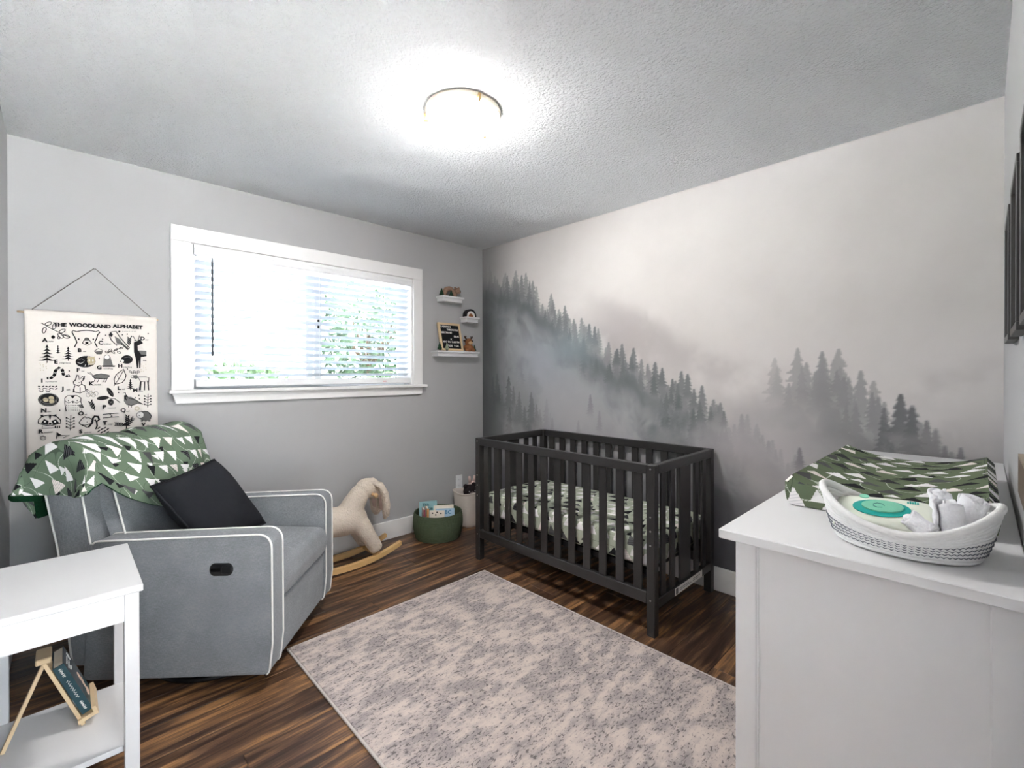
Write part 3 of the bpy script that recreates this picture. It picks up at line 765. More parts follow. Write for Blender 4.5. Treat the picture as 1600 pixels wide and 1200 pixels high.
BACK = rprof([(.64, .32, .02), (.72, .62, .15), (.775, .97, .05), (.84, 1.015, .06), (.925, .985, .05), (.845, .60, .1), (.79, .12, .03), (.70, .12, .02)], .03)
bk = L_().prism(BACK, -.345, .345, 'x', .012, 2).done('backrest', 'linen', ch, 'auto')
for xx in (-.343, .343):
    fr = [(xx, p[0], p[1]) for p in BACK]
    L_().tube([p for p in fr if p[2] > .4 and p[1] < .86 and p[1]-.64 < .22 and not (p[1] > .80 and p[2] < .95)], .0040, 6).done('piping', 'piping', bk, True)
    L_().tube([(xx, .79, .12), (xx, .845, .60), (xx, .885, .79), (xx, .92, .96)], .0040, 6).done('piping', 'piping', bk, True)
    s_ = -1 if xx < 0 else 1
    L_().tube([(s_*.262, .60, .50), (s_*.268, .612, .515), (s_*.272, .66, .72), (s_*.272, .72, .96)], .0040, 6).done('piping', 'piping', bk, True)
def cush(u, v):       # back cushion, proud of the frame
    a = 2*u-1; b = v
    z = .44+.53*b; y0 = .615+.165*b
    bul = (1-abs(a)**4)*(1-abs(2*b-1)**4)
    return Vector((a*.268, y0-.058*bul**.6+.03, z))
L_().grid(cush, 20, 20).done('back_cushion', 'linen', ch, True)
sb = L_().tube([(.285*math.cos(2*PI*k/36), .37+.285*math.sin(2*PI*k/36), .012) for k in range(36)], .012, 8, True)
for k in range(4):
    a = k*PI/2+.4; sb.tube([(0, .37, .05), (.28*math.cos(a), .37+.28*math.sin(a), .014)], .012, 6)
sb.lathe([(.05, .0), (.05, .09)], (0, .36, .005), 16).done('swivel_base', 'black_metal', ch, 'auto')
# recline lever in the near arm
lv = L_()
pr = [(.197+.03*math.copysign(1, math.cos(a))*.8+.022*math.cos(a), .507+.026*math.sin(a)) for a in [2*PI*k/32 for k in range(32)]]
lv = lv.prism(pr, -.366, -.358, 'x', .003, 2).done('lever_plate', 'black_plastic', ch, 'auto')
L_().box(-.376, -.366, .150, .190, .492, .522, .004, 2).done('lever_paddle', 'black_plastic', lv)
L_().box(-.369, -.366, .200, .236, .500, .514, .001).done('lever_recess', plain('gloss_black', srgb(10, 10, 11), .15), lv)

# throw blanket draped over the backrest
tb = thing('throw_blanket', 'green forest print throw blanket draped over the armchair back', 'blanket', (-1.9465, -.956, 0), CR)
def prof_b(b):
    """b<0 runs down the front, b>0 down the back; returns y,z"""
    if b < -.08:
        t = -b-.08; return (.765-.06-.30*t, .985-.95*t)
    if b > .08:
        t = b-.08; return (.945-.10*t, .975-.98*t)
    k = (b+.08)/.16; y = .705+.24*k
    return (y, .985-.01*k+.055*math.sin(PI*k))
def blank(u, v, off=0.0):
    a = -.530+.915*u                                  # across, hanging off the near side below -.345
    if a < -.345:
        e = -.345-a; k = e/.185
        b = -.21*(1-.5*k)+(.34-.20*k+.21*(1-.5*k))*v
        y, z = prof_b(b)
        zb = z*(1-k)+max(z, .94-.30*abs(b))*k
        fold = math.sin(v*9.5+.6)*.022*min(1, k*1.6)
        x = -.352-.022*min(1, k*3)-fold+off*.9
        return Vector((x, y+.05*k*smooth_s(-.05, .15, b)+.012*math.sin(v*14)*k, zb-e*(.85+.35*math.sin(v*PI*1.5-.3))-off*.2))
    t = (a+.345)/.73
    hem = -.21-.27*min(1, t*1.5)**.8-.03*math.sin(t*7)
    b = hem+(.34-hem)*v
    y, z = prof_b(b)
    wr_ = .007*math.sin(a*21+b*9)+.005*math.sin(a*47-b*13)
    bow = (1-abs(a/.30)**4) if abs(a) < .30 else 0
    if b < -.08: y -= .004+wr_*.6-off*.9; y -= .028*max(0, bow)*smooth_s(-.08, -.2, b)
    elif b > .08: y += .008+wr_*.5-off*.9
    else: z += wr_*.6-off*.9
    x = a
    if a > .345:
        e = a-.345; x = .352+.02*math.sin(v*11)-off*.9; z -= e*1.6+.01*math.sin(v*20); 
    return Vector((x, y, z))
def smooth_s(e0, e1, x):
    t = min(1, max(0, (x-e0)/(e1-e0))); return t*t*(3-2*t)
def cloth(name, off, mat):
    g = G(True); nu, nv_ = 90, 70
    vs = [[g.bm.verts.new(blank(i/nu, j/nv_, off)) for j in range(nv_+1)] for i in range(nu+1)]
    Lr = g.bm.loops.layers.uv.verify()
    for i in range(nu):
        for j in range(nv_):
            f = g.bm.faces.new((vs[i][j], vs[i+1][j], vs[i+1][j+1], vs[i][j+1]))
            for l, (p, q) in zip(f.loops, ((i, j), (i+1, j), (i+1, j+1), (i, j+1))): l[Lr].uv = (p/nu*.95, -q/nv_*.78)
    return g.done(name, mat, tb, True)
cloth('printed_face', 0.0, 'print')
# thick fleece underside with a rolled hem showing at the near end
fb = cloth('fleece_backing', .010, 'fleece_green')
hem = [blank(0.0, v/24, .006)+Vector((.004, 0, -.012)) for v in range(13, 24)]
G(True).tube(hem, .013, 8).done('fleece_hem', 'fleece_green', tb, True)

# black cushion leaning on the backrest
A_, B_, C_, D_ = Vector((-.215, .575, .812)), Vector((.19, .545, .852)), Vector((.19, .285, .515)), Vector((-.215, .335, .515))
pc = thing('throw_pillow', 'black square cushion on the armchair seat', 'pillow', (-1.9465, -.956, 0), CR)
def pil(sgn):
    nrm = (B_-A_).cross(D_-A_).normalized()
    def f(u, v):
        a, b = 2*u-1, 2*v-1
        pin = .045
        uu = .5+.5*a*(1-pin*(1-b*b)); vv = .5+.5*b*(1-pin*(1-a*a))
        p = A_*(1-uu)*(1-vv)+B_*uu*(1-vv)+C_*uu*vv+D_*(1-uu)*vv
        th = .084*((1-a**2)*(1-b**2))**.42*(1+.10*math.sin(a*4+b*3))
        return p+nrm*th*sgn
    return f
g = G(True); g.grid(pil(1), 28, 28); g.grid(pil(-1), 28, 28); g.done('cushion_cover', 'black_cloth', pc, True)
ed = []
f_ = pil(0)
for u, v in [(i/20, 0) for i in range(20)]+[(1, i/20) for i in range(20)]+[(1-i/20, 1) for i in range(20)]+[(0, 1-i/20) for i in range(20)]: ed.append(f_(u, v))
G(True).tube(ed, .005, 6, True).done('seam', 'black_cloth', pc, True)

# ------------------------------------------------------------------ side table with easel and book
TX0, TX1, TY0, TY1, TZ = -2.966, -2.616, -1.463, -.99, .66
sd = thing('side_table', 'white side table with lower shelf beside the armchair', 'side table', ((TX0+TX1)/2, (TY0+TY1)/2, 0))
G().box(TX0, TX1, TY0, TY1, TZ-.020, TZ, .002).done('table_top', 'white_lacquer', sd)
lm = G(True).box(-.0175, .0175, -.0175, .0175, 0, TZ-.020, .002).mesh(name='leg')
lx0, lx1, ly0, ly1 = TX0+.030, TX1-.026, TY0+.030, TY1-.026
for x in (lx0, lx1):
    for y_ in (ly0, ly1): link('leg', lm, 'white_lacquer', sd, Vector((x, y_, 0))-WM[sd].translation)
for (a, b, c, d) in ((lx0+.0175, lx1-.0175, ly0-.013, ly0+.003), (lx0+.0175, lx1-.0175, ly1-.003, ly1+.013), (lx0-.013, lx0+.003, ly0+.0175, ly1-.0175), (lx1-.003, lx1+.013, ly0+.0175, ly1-.0175)):
    G().box(a, b, c, d, TZ-.105, TZ-.020).done('apron', 'white_lacquer', sd)
G().box(lx0-.013, lx1+.013, ly0+.0175, ly1-.0175, .147, .165, .001).done('shelf', 'white_lacquer', sd)
EX, EY = -2.745, -1.20
es = thing('book_easel', 'small pale wooden easel on the lower table shelf', 'easel', (EX, EY, .165))
def strip(p, q, w, th, name, wd=(0, 1, 0)):
    p, q = Vector(p), Vector(q); d = (q-p).normalized(); w_ = Vector(wd); n_ = d.cross(w_).normalized(); ln = (q-p).length
    m = Matrix.Identity(4)
    for i in range(3): m[i][0] = n_[i]; m[i][1] = w_[i]; m[i][2] = d[i]; m[i][3] = p[i]
    return G(True).box(-th/2, th/2, -w/2, w/2, 0, ln, .001, mat=m).done(name, 'pine', es)
strip((0, -.01, 0), (-.092, -.01, .245), .016, .010, 'front_leg')
strip((0, .085, 0), (-.092, .045, .245), .016, .010, 'front_leg')
strip((-.178, .0, 0), (-.085, .02, .235), .016, .010, 'back_leg')
G(True).box(-.108, -.072, -.022, .062, .236, .254, .003).done('hinge_block', 'pine', es)
G(True).prism([(-.012, .012), (.036, .028), (.032, .040), (-.014, .024)], -.03, .11, 'y').done('ledge', 'pine', es)
G(True).prism([(.030, .030), (.040, .032), (.024, .085), (.015, .082)], -.03, .11, 'y').done('ledge_lip', 'pine', es) if False else G(True).prism([(.026, .028), (.036, .030), (.028, .058), (.018, .056)], -.035, .125, 'y').done('ledge_lip', 'pine', es)
bkm = thing('picture_book', 'dark teal picture book leaning on the wooden easel', 'book', (EX, EY, .165))
ud = Vector((-.36, 0, .933)); nd = Vector((.933, 0, .36)); o_ = Vector((-.003, -.02, .036))
BMx = Matrix.Identity(4)
for i in range(3): BMx[i][0] = nd[i]; BMx[i][1] = (0, 1, 0)[i]; BMx[i][2] = ud[i]; BMx[i][3] = o_[i]
def bb(x0, x1, y0, y1, z0, z1, name, mat, par=bkm): return G(True).box(x0, x1, y0, y1, z0, z1, mat=BMx).done(name, mat, par)
M['book_teal'] = plain('dark_teal_cover', srgb(26, 62, 70), .4, .4); M['book_grey'] = plain('slate_cover_art', srgb(86, 92, 96), .35, .5, var=.5, nscale=14)
bb(.002, .024, .003, .128, .002, .186, 'pages', 'paper')
bb(.0, .027, -.001, .003, 0, .188, 'spine', 'book_teal'); bb(0, .002, .003, .13, 0, .188, 'back_cover', 'book_teal')
fc = bb(.024, .0265, .003, .13, 0, .188, 'front_cover', 'book_grey')
bb(.0265, .0268, .01, .125, .004, .06, 'cover_art_ground', 'book_teal', fc)
g = G(True)
for (cy, cz, ry, rz_) in ((.082, .082, .013, .019), (.078, .050, .012, .018), (.070, .028, .022, .012), (.090, .065, .010, .012)):
    g.prism([(cy+ry*math.cos(2*PI*k/12), cz+rz_*math.sin(2*PI*k/12)) for k in range(12)], .0266, .0270, 'x', mat=BMx)
g.done('cover_art_figure', plain('blush_art', srgb(232, 200, 182), .5), fc)
g = G(True)
for k, (y0, y1, z) in enumerate(((.03, .085, .168), (.022, .075, .155), (.035, .06, .142))):
    pts = [BMx @ Vector((.0272, y0+(y1-y0)*i/14, z+.003*math.sin(i*2.1))) for i in range(15)]; g.tube(pts, .0011, 4)
pts = [BMx @ Vector((.0272, .11+.012*math.cos(a), .155+.016*math.sin(a))) for a in [PI*.6+i*.28 for i in range(8)]]; g.tube(pts, .0022, 4)
g.done('cover_script', 'print_white', fc)
g = G(True)
for z0, z1 in ((.012, .045), (.06, .13), (.145, .178)):
    pts = [BMx @ Vector((.0135+.004*math.sin(i*2.3), -.0014, z0+(z1-z0)*i/22)) for i in range(23)]; g.tube(pts, .0009, 4)
g.done('spine_script', 'print_white', bkm)

# ------------------------------------------------------------------ wall hanging
tp = thing('wall_hanging', 'cream canvas woodland alphabet wall hanging on a cord', 'wall hanging', (-2.668, -.012, 1.60))
def cy_(x, z): return -.010-.0015*math.sin(x*17+z*3)-.0008*math.sin(z*19)*(.5+.5*math.sin(x*9))
TXL, TXR = -2.922, -2.413
def tcl(u, v):
    z = 1.612-.76*v; x = TXL+(TXR-TXL)*u+.006*v
    return Vector((x, cy_(x, z)-(.012*math.exp(-((v-.016)/.020)**2)), z))
cv = G().grid(tcl, 40, 60).done('canvas', 'canvas', tp, True); mods(cv, ('SOLIDIFY', dict(thickness=.0012, offset=0)))
G().tube([(-2.945, -.012, 1.598), (-2.405, -.012, 1.598)], .0045, 8).done('dowel', 'pine', tp, True)
G().tube([(-2.895, -.018, 1.612), (-2.671, -.008, 1.846), (-2.665, -.008, 1.846), (-2.440, -.018, 1.612)], .0018, 5).done('cord', 'cord', tp, True)
G().tube([(-2.668, 0, 1.845), (-2.668, -.016, 1.848)], .003, 6).done('nail', 'steel', tp)
def TQ(X, Y):
    t = (X-150)/820; z = 1.60+.016*t-(.000778+.000118*t)*(Y-350-30*t); x = -2.922+(X-150-(Y-350)*.02)*.000613+.010*(Y-350)/850
    return Vector((x, cy_(x, z)-.0028-.012*math.exp(-(((1.612-z)/.76-.016)/.020)**2), z))
class Ink:
    def __init__(s): s.g = G()
    def line(s, pts, w=4, closed=False):
        P = [TQ(*p) for p in pts]; s.g.tube(P, w*.00036, 4, closed); return s
    def poly(s, pts, dy=.0):
        P = [TQ(*p) for p in pts]
        for p in P: p.y -= dy
        s.g._new(P, [tuple(range(len(P)))]); return s
    def ell(s, cx, cy, rx, ry, rot=0, n=18, fill=True, w=4, dy=0, a0=0, a1=2*PI):
        full = abs(a1-a0-2*PI) < 1e-6
        pts = []
        for k in range(n if full else n+1):
            a = a0+(a1-a0)*k/n; x, y = rx*math.cos(a), ry*math.sin(a)
            pts.append((cx+x*math.cos(rot)-y*math.sin(rot), cy+x*math.sin(rot)+y*math.cos(rot)))
        return s.poly(pts, dy) if fill else s.line(pts, w, full)
ink, gry, tnk, wht = Ink(), Ink(), Ink(), Ink()
def fir(cx, top, bot, w, n=5):
    h = bot-top
    ink.line([(cx, top), (cx, bot)], 4)
    for k in range(n):
        y = top+h*(.12+.72*k/(n-1)); ww = w*(.25+.75*k/(n-1))
        ink.poly([(cx, y-h*.13), (cx+ww*.55, y), (cx+ww, y+h*.03), (cx+ww*.4, y+h*.05), (cx, y+h*.02), (cx-ww*.4, y+h*.05), (cx-ww, y+h*.03), (cx-ww*.55, y)])
def sprig(x, y, ln, ang, n=4, w=3, lf=12, fill=True):
    ex, ey = math.cos(ang), math.sin(ang)
    ink.line([(x, y), (x+ex*ln, y+ey*ln)], w)
    for k in range(n):
        t = (k+1)/(n+.5); px, py = x+ex*ln*t, y+ey*ln*t
        for s in (-1, 1):
            a = ang+s*.7
            ink.ell(px+math.cos(a)*lf*.8, py+math.sin(a)*lf*.8, lf*.8, lf*.28, a, 8, fill, 2.5)
# row 1: apple branch, bear, cardinal, deer
ink.line([(245, 420), (300, 455), (350, 480), (410, 512)], 4)
for (x, y, a) in ((262, 465, 1.9), (285, 425, -.4), (320, 440, -1.2), (365, 470, -.5), (355, 500, .8), (390, 505, .2)): ink.ell(x, y, 20, 10, a, 10, False, 4)
ink.ell(312, 508, 11, 11); ink.ell(345, 512, 8, 7, 0, 10, False)
ink.line([(437, 570), (452, 540), (440, 510), (430, 492), (422, 475), (432, 466), (450, 474), (475, 468), (510, 465), (548, 468), (570, 474), (585, 466), (594, 478), (580, 494), (575, 515), (562, 538), (578, 570)], 6)
ink.line([(485, 545), (505, 512), (520, 512), (542, 545), (515, 558), (485, 545)], 4); ink.ell(513, 543, 10, 7); ink.ell(463, 520, 5, 6); ink.ell(553, 520, 5, 6)
gry.poly([(497, 530), (508, 513), (518, 513), (532, 530)])
ink.line([(655, 492), (668, 475), (700, 470), (728, 510), (790, 575), (780, 585), (735, 550), (695, 550), (668, 525), (655, 492)], 5)
ink.poly([(655, 492), (668, 478), (680, 490), (670, 508)]); gry.poly([(690, 500), (725, 520), (745, 548), (705, 545)]); ink.line([(735, 540), (785, 582)], 5); ink.line([(700, 550), (705, 562)], 3)
ink.poly([(820, 540), (845, 530), (862, 520), (884, 545), (866, 552), (845, 560), (848, 590), (906, 610), (908, 625), (868, 632), (864, 700), (856, 700), (854, 650), (848, 700), (840, 700), (832, 640), (820, 600)])
ink.line([(832, 530), (815, 500)], 4); ink.line([(850, 525), (860, 495)], 4); ink.line([(838, 528), (822, 530)], 4)
wht.line([(852, 580), (862, 560), (885, 575), (905, 592)], 3, False); gry.poly([(850, 590), (907, 592), (907, 618), (870, 615)], .0004)
ink.ell(722, 472, 8, 6, 0, 10)
for x, y in ((742, 492), (775, 488), (805, 502), (920, 485), (632, 495), (612, 520), (590, 640), (405, 718), (775, 705), (715, 852), (853, 870), (830, 885), (857, 892), (348, 963)): ink.ell(x, y, 4.5, 4.5, 0, 8)
for k in range(9): gry.line([(742+k*11, 470+(k % 2)*2), (749+k*11, 472)], 3)
sprig(787, 565, 50, -PI/2+.05, 4, 3, 13)
# row 2: firs, fox, groundhog, hedgehog
fir(277, 555, 668, 52); fir(340, 560, 610, 15, 4); fir(399, 568, 655, 40)
ink.ell(505, 660, 62, 36, -.05); tnk.ell(540, 655, 26, 26, 0, 16, dy=.0006); tnk.poly([(512, 640), (520, 622), (532, 642)], .0006); tnk.poly([(546, 640), (560, 626), (562, 648)], .0006)
gry.line([(458, 650), (480, 640), (500, 655)], 3); wht.line([(455, 665), (475, 672), (495, 660)], 3); wht.line([(520, 680), (560, 668)], 4); wht.line([(500, 690), (505, 676)], 3); wht.ell(528, 652, 5, 7, dy=.001); wht.ell(550, 652, 5, 7, dy=.001)
gry.poly([(615, 688), (618, 640), (628, 622), (650, 620), (662, 630), (668, 650), (680, 688)]); wht.ell(640, 632, 17, 13, dy=.0006); ink.ell(640, 632, 18, 14, 0, 14, False, 3); ink.poly([(605, 684), (694, 684), (690, 692), (612, 692)])
ink.line([(560, 595), (585, 578), (612, 590), (604, 612), (575, 612), (560, 595)], 3); gry.poly([(565, 597), (608, 593), (602, 612), (578, 612)])
for (x, y, a) in ((640, 600, .4), (660, 588, -.5), (680, 600, .6), (700, 585, -.6), (720, 602, .4), (735, 575, -.3)): ink.ell(x, y, 13, 6, a, 8, False, 3)
ink.line([(632, 605), (690, 590), (742, 570)], 3)
ink.ell(772, 646, 40, 27); wht.ell(740, 655, 12, 9, dy=.0006); ink.ell(729, 657, 4, 3, dy=.001); gry.line([(755, 635), (790, 630), (800, 645)], 3)
ink.poly([(882, 655), (890, 647), (896, 655), (902, 648), (908, 656)])
# row 3: inchworm, rabbit, katydid, leaf, moose
pts = [(275, 764), (300, 762), (318, 745), (325, 715), (345, 698), (365, 712), (370, 740), (392, 750), (408, 746)]
ink.line(pts, 17)
for k in range(8):
    a, b = pts[k], pts[k+1]; wht.line([((a[0]+b[0])/2-3, (a[1]+b[1])/2-3), ((a[0]+b[0])/2+3, (a[1]+b[1])/2+3)], 18)
for k in range(16): ink.ell(232+(k % 6)*19+(k*7 % 5), 815+(k//6)*14, 9, 3.5, -.6 if k % 2 else .3, 8)
ink.line([(440, 780), (452, 742), (460, 745), (466, 772), (485, 752), (498, 750), (494, 772), (478, 782), (480, 800), (462, 812), (432, 800), (430, 785), (440, 775)], 4.5)
ink.line([(438, 808), (430, 840), (440, 850), (470, 855), (505, 840), (500, 810), (478, 800)], 4.5); ink.ell(512, 838, 6, 6, 0, 10, False); ink.ell(464, 790, 2.5, 3); ink.poly([(484, 768), (494, 754), (496, 764), (488, 774)]); ink.poly([(428, 830), (436, 826), (436, 850), (426, 852)])
ink.line([(470, 820), (470, 850)], 3)
gry.poly([(545, 748), (570, 738), (610, 735), (650, 742), (660, 750), (640, 765), (600, 768), (560, 764)]); ink.line([(545, 748), (600, 735), (655, 745), (640, 766), (560, 764), (545, 748)], 4)
ink.line([(548, 745), (515, 728)], 2.5); ink.line([(550, 740), (530, 726)], 2.5)
for x in (565, 590, 625, 640): ink.line([(x, 764), (x-8, 782), (x-14, 788)], 3)
ink.line([(690, 800), (686, 770), (700, 740), (735, 715), (750, 706), (756, 725), (766, 745), (758, 770), (740, 790), (710, 798), (690, 800)], 4.5); ink.line([(684, 812), (715, 770), (748, 715)], 3.5); ink.line([(715, 770), (708, 745)], 2.5); ink.line([(718, 768), (748, 770)], 2.5)
gry.poly([(815, 745), (840, 742), (850, 760), (832, 768), (815, 758)]); ink.line([(850, 755), (905, 755), (925, 760), (920, 800)], 4); ink.poly([(862, 785), (872, 785), (868, 838), (852, 838)]); ink.poly([(890, 785), (898, 785), (896, 838), (888, 838)]); ink.poly([(912, 780), (922, 778), (926, 838), (918, 838)]); ink.line([(850, 760), (866, 785), (915, 780)], 4)
for k in range(5): ink.ell(795+k*14, 722+(k % 2)*8, 10, 5, .3, 8, False, 3)
ink.line([(820, 745), (798, 748), (800, 760), (820, 762)], 3)
fir(795, 768, 835, 28, 5)
# row 4: nest, owl, pinecone, quail
ink.ell(284, 897, 60, 41, 0, 22); gry.ell(284, 890, 50, 32, 0, 20, False, 5); gry.ell(284, 912, 48, 20, 0, 20, False, 5)
for x, y in ((268, 898), (300, 887), (302, 908)): tnk.ell(x, y, 16, 13, .2, 14, dy=.0008); 
gry.line([(230, 905), (245, 925), (280, 934), (320, 928)], 4)
ink.line([(385, 970), (378, 920), (378, 885), (395, 872), (450, 870), (475, 885), (474, 910), (490, 945)], 4); ink.line([(380, 905), (400, 918), (425, 905), (450, 918), (472, 905)], 3); ink.ell(400, 902, 3, 4); ink.ell(452, 902, 3, 4); ink.ell(426, 912, 4, 6); ink.poly([(410, 872), (440, 872), (425, 890)])
for k in range(24): ink.ell(388+(k % 8)*13, 932+(k//8)*15, 2.5, 3, 0, 6)
gry.poly([(455, 930), (480, 925), (494, 948), (470, 946)])
for k in range(4): gry.ell(520+k*16, 866-(k % 2)*8, 14, 14, 0, 10, False, 1.5)
sprig(562, 965, 60, -PI/2-.45, 4, 4, 15)
ink.ell(612, 886, 40, 12, -.1); gry.line([(575, 888), (650, 884)], 2.5); ink.ell(660, 850, 34, 14, .95); gry.line([(640, 830), (680, 872)], 2.5); ink.line([(645, 885), (690, 890), (724, 914)], 4); ink.ell(664, 912, 19, 20); gry.line([(652, 905), (676, 920)], 3); gry.line([(656, 920), (676, 902)], 3)
gry.poly([(752, 890), (770, 878), (800, 880), (830, 895), (882, 926), (840, 922), (800, 934), (765, 925), (750, 905)]); ink.poly([(752, 870), (770, 866), (784, 885), (770, 905), (752, 895)]); ink.line([(764, 866), (760, 852), (750, 854)], 4); ink.line([(785, 888), (830, 898), (882, 926)], 4); ink.line([(765, 925), (800, 934), (840, 922)], 3.5); ink.line([(780, 932), (780, 946)], 2.5); ink.line([(802, 932), (802, 946)], 2.5); wht.line([(766, 880), (772, 895)], 3)
for x, y, h in ((915, 945, 85), (410, 1088, 95)):
    ink.line([(x, y), (x+3, y-h)], 3.5)
    for k in range(4):
        for s in (-1, 1): ink.line([(x+1, y-h*.2*(k+.6)), (x+s*18, y-h*.2*(k+1.1))], 3); ink.ell(x+s*22, y-h*.2*(k+1.15), 6, 5, 0, 8)
tnk.ell(840, 952, 16, 12, 0, 12, False, 3); tnk.ell(840, 952, 9, 6, 0, 10, False, 2.5); gry.ell(252, 1135, 16, 13, 0, 12, False, 3); gry.ell(252, 1135, 9, 7, 0, 10, False, 2.5)
for cx, cy0 in ((262, 700), (550, 860), (893, 706)):
    for k in range(10): tnk.ell(cx-25+(k*17 % 50), cy0-30+(k*11 % 55), 2.5, 3, 0, 6)
# row 5: raccoon, squirrel, twigs, mushroom sprigs, vole
ink.line([(226, 1045), (228, 1020), (250, 1000), (290, 992), (330, 1000), (352, 1022), (354, 1042), (325, 1050), (292, 1060), (250, 1052), (226, 1045)], 5); ink.poly([(240, 1045), (258, 1018), (284, 1028), (280, 1052)]); ink.poly([(300, 1028), (326, 1018), (345, 1042), (308, 1052)]); ink.poly([(284, 995), (300, 995), (292, 1025)]); ink.ell(292, 1047, 9, 6); ink.poly([(238, 995), (252, 990), (256, 1003), (242, 1006)]); ink.poly([(312, 992), (328, 986), (330, 1002)]); wht.ell(263, 1034, 6, 6, dy=.0008); wht.ell(320, 1034, 6, 6, dy=.0008)
for k in range(3): ink.poly([(318+k*12, 1060), (325+k*12, 1058), (326+k*12, 1074), (319+k*12, 1075)])
ink.line([(250, 1060), (245, 1075), (330, 1072)], 3.5)
ink.line([(462, 1040), (480, 1015), (500, 1000), (505, 1010), (525, 1008), (545, 1020), (535, 1045), (500, 1055), (475, 1052), (462, 1040)], 4.5); ink.line([(520, 1068), (545, 1040), (548, 1012), (560, 998), (580, 1000), (588, 1020), (572, 1032), (560, 1022)], 11); ink.line([(572, 1032), (575, 1060), (565, 1080)], 8); ink.ell(512, 1035, 3, 3); ink.line([(480, 1055), (510, 1068), (522, 1066)], 4.5); wht.line([(535, 1050), (552, 1012), (570, 1004)], 3)
for y, s in ((988, 1), (1010, -1)): ink.line([(612, y), (660, y-4), (715, y-8)], 5); ink.line([(655, y-4), (672, y+12*s)], 4)
for k in range(8): ink.ell(585+(k % 4)*19, 1072+(k//4)*20+(k % 2)*8, 12, 4, -.6, 8)
sprig(768, 1055, 55, -PI/2+.1, 4, 3, 14); sprig(768, 1055, 62, -.75, 4, 3, 13); sprig(760, 1052, 65, PI+.05, 5, 3, 12)
ink.poly([(742, 1060), (752, 1042), (772, 1040), (795, 1060)]); ink.line([(768, 1058), (766, 1078)], 6)
gry.ell(895, 998, 48, 31, .1); wht.ell(862, 992, 25, 20, dy=.0008); ink.ell(862, 992, 25, 20, 0, 16, False, 3.5, .001); ink.ell(855, 996, 3, 3, dy=.0014); ink.line([(842, 985), (870, 968), (915, 972), (942, 1000), (930, 1025)], 4)
for x in (868, 895, 920): ink.poly([(x, 1025), (x+14, 1025), (x+12, 1033), (x-2, 1033)])
ink.line([(328, 1140), (332, 1100), (360, 1120), (405, 1118), (365, 1135)], 4); ink.poly([(332, 1100), (360, 1118), (335, 1125)])
p1 = ink.g.done('printed_drawings', 'print_black', tp); p2 = gry.g.done('printed_shading', 'print_grey', tp); p3 = tnk.g.done('printed_tints', 'print_tan', tp); p4 = wht.g.done('printed_highlights', 'print_white', tp)
for q in (p1, p2, p3, p4): q['kind'] = 'stuff'
def tput(s, X, Y, size, bold=.0, align='CENTER', rot=.0):
    o = TQ(X, Y); ex = TQ(X+10, Y+.0)-TQ(X-10, Y); ex.y = 0
    ex = Matrix.Rotation(rot, 3, 'Y') @ Vector((1, 0, 0))
    return text_mesh(s, size, frame_matrix(o+Vector((0, -.0014, 0)), ex, (0, 0, 1)), 'print_black', tp, 'lettering', bold, align)
tput('THE', 352, 432, .026, .0011); tput('WOODLAND', 536, 437, .026, .0014); tput('ALPHABET', 780, 443, .026, .0014)
for c, X, Y, w in (('A', 265, 528, 'pple'), ('B', 468, 590, 'ear'), ('C', 600, 543, 'ardinal'), ('D', 880, 517, 'eer'), ('E', 327, 662, 'vergreens'), ('F', 459, 713, 'ox'), ('G', 590, 697, 'roundhog'), ('H', 727, 687, 'edgehog'), ('I', 247, 780, 'nchworm'), ('J', 368, 828, 'ack'), ('K', 538, 797, 'atydid'), ('L', 718, 825, 'eaf'), ('M', 828, 838, 'oose'), ('N', 257, 965, 'est'), ('O', 475, 983, 'wl'), ('P', 622, 942, 'inecone'), ('Q', 745, 963, 'uail'), ('R', 238, 1095, 'accoon'), ('S', 473, 1095, 'quirrel'), ('T', 625, 1043, 'wigs'), ('V', 885, 1052, 'ole')):
    tput(c, X, Y, .026, .0012); tput(w, X+20, Y+6, .0105, .0, 'LEFT')

# ------------------------------------------------------------------ corner shelves and what stands on them
def ledge(x0, x1, top, label):
    t = thing('floating_shelf', label, 'shelf', ((x0+x1)/2, 0, top), group='white corner ledges')
    def rect(g, i0, z0, i1, z1):
        v = [(x0+i0, -.10+i0, z0), (x1-i0, -.10+i0, z0), (x1-i0, 0, z0), (x0+i0, 0, z0), (x0+i1, -.10+i1, z1), (x1-i1, -.10+i1, z1), (x1-i1, 0, z1), (x0+i1, 0, z1)]
        g._new(v, [(3, 2, 1, 0), (4, 5, 6, 7), (0, 1, 5, 4), (1, 2, 6, 5), (2, 3, 7, 6), (3, 0, 4, 7)])
    g = G(); rect(g, .0, top-.014, .0, top); g.done('top_board', 'white_lacquer', t)
    g = G(); rect(g, .011, top-.020, .006, top-.014); rect(g, .015, top-.034, .011, top-.020); rect(g, .012, top-.047, .012, top-.034); g.done('crown_moulding', 'white_lacquer', t)
ledge(-.520, -.294, 1.950, 'small white ledge shelf, topmost of the three in the corner')
ledge(-.266, -.116, 1.792, 'smallest white ledge shelf, the middle one in the corner')
ledge(-.572, -.117, 1.486, 'longest white ledge shelf, holding the black letter board')
def brush_tree(x, y_, z, h, w, label, mat='tree_green'):
    t = thing('bottle_brush_tree', label, 'figurine', (x, y_, z), group='tiny trees on the corner shelves')
    n = 5; prof = [(w*.3, .008)]
    for k in range(n):
        q = k/n; prof += [(w*(1-q)*1.0, .010+(h-.01)*q), (w*(1-q)*.62, .010+(h-.01)*(q+.75/n))]
    prof.append((.0005, h)); g = G(); g.lathe(prof, (x, y_, z), 12); g.done('branches', mat, t)
    G().lathe([(w*.45, 0), (w*.45, .006), (w*.15, .010)], (x, y_, z), 10).done('stand', 'bark', t)
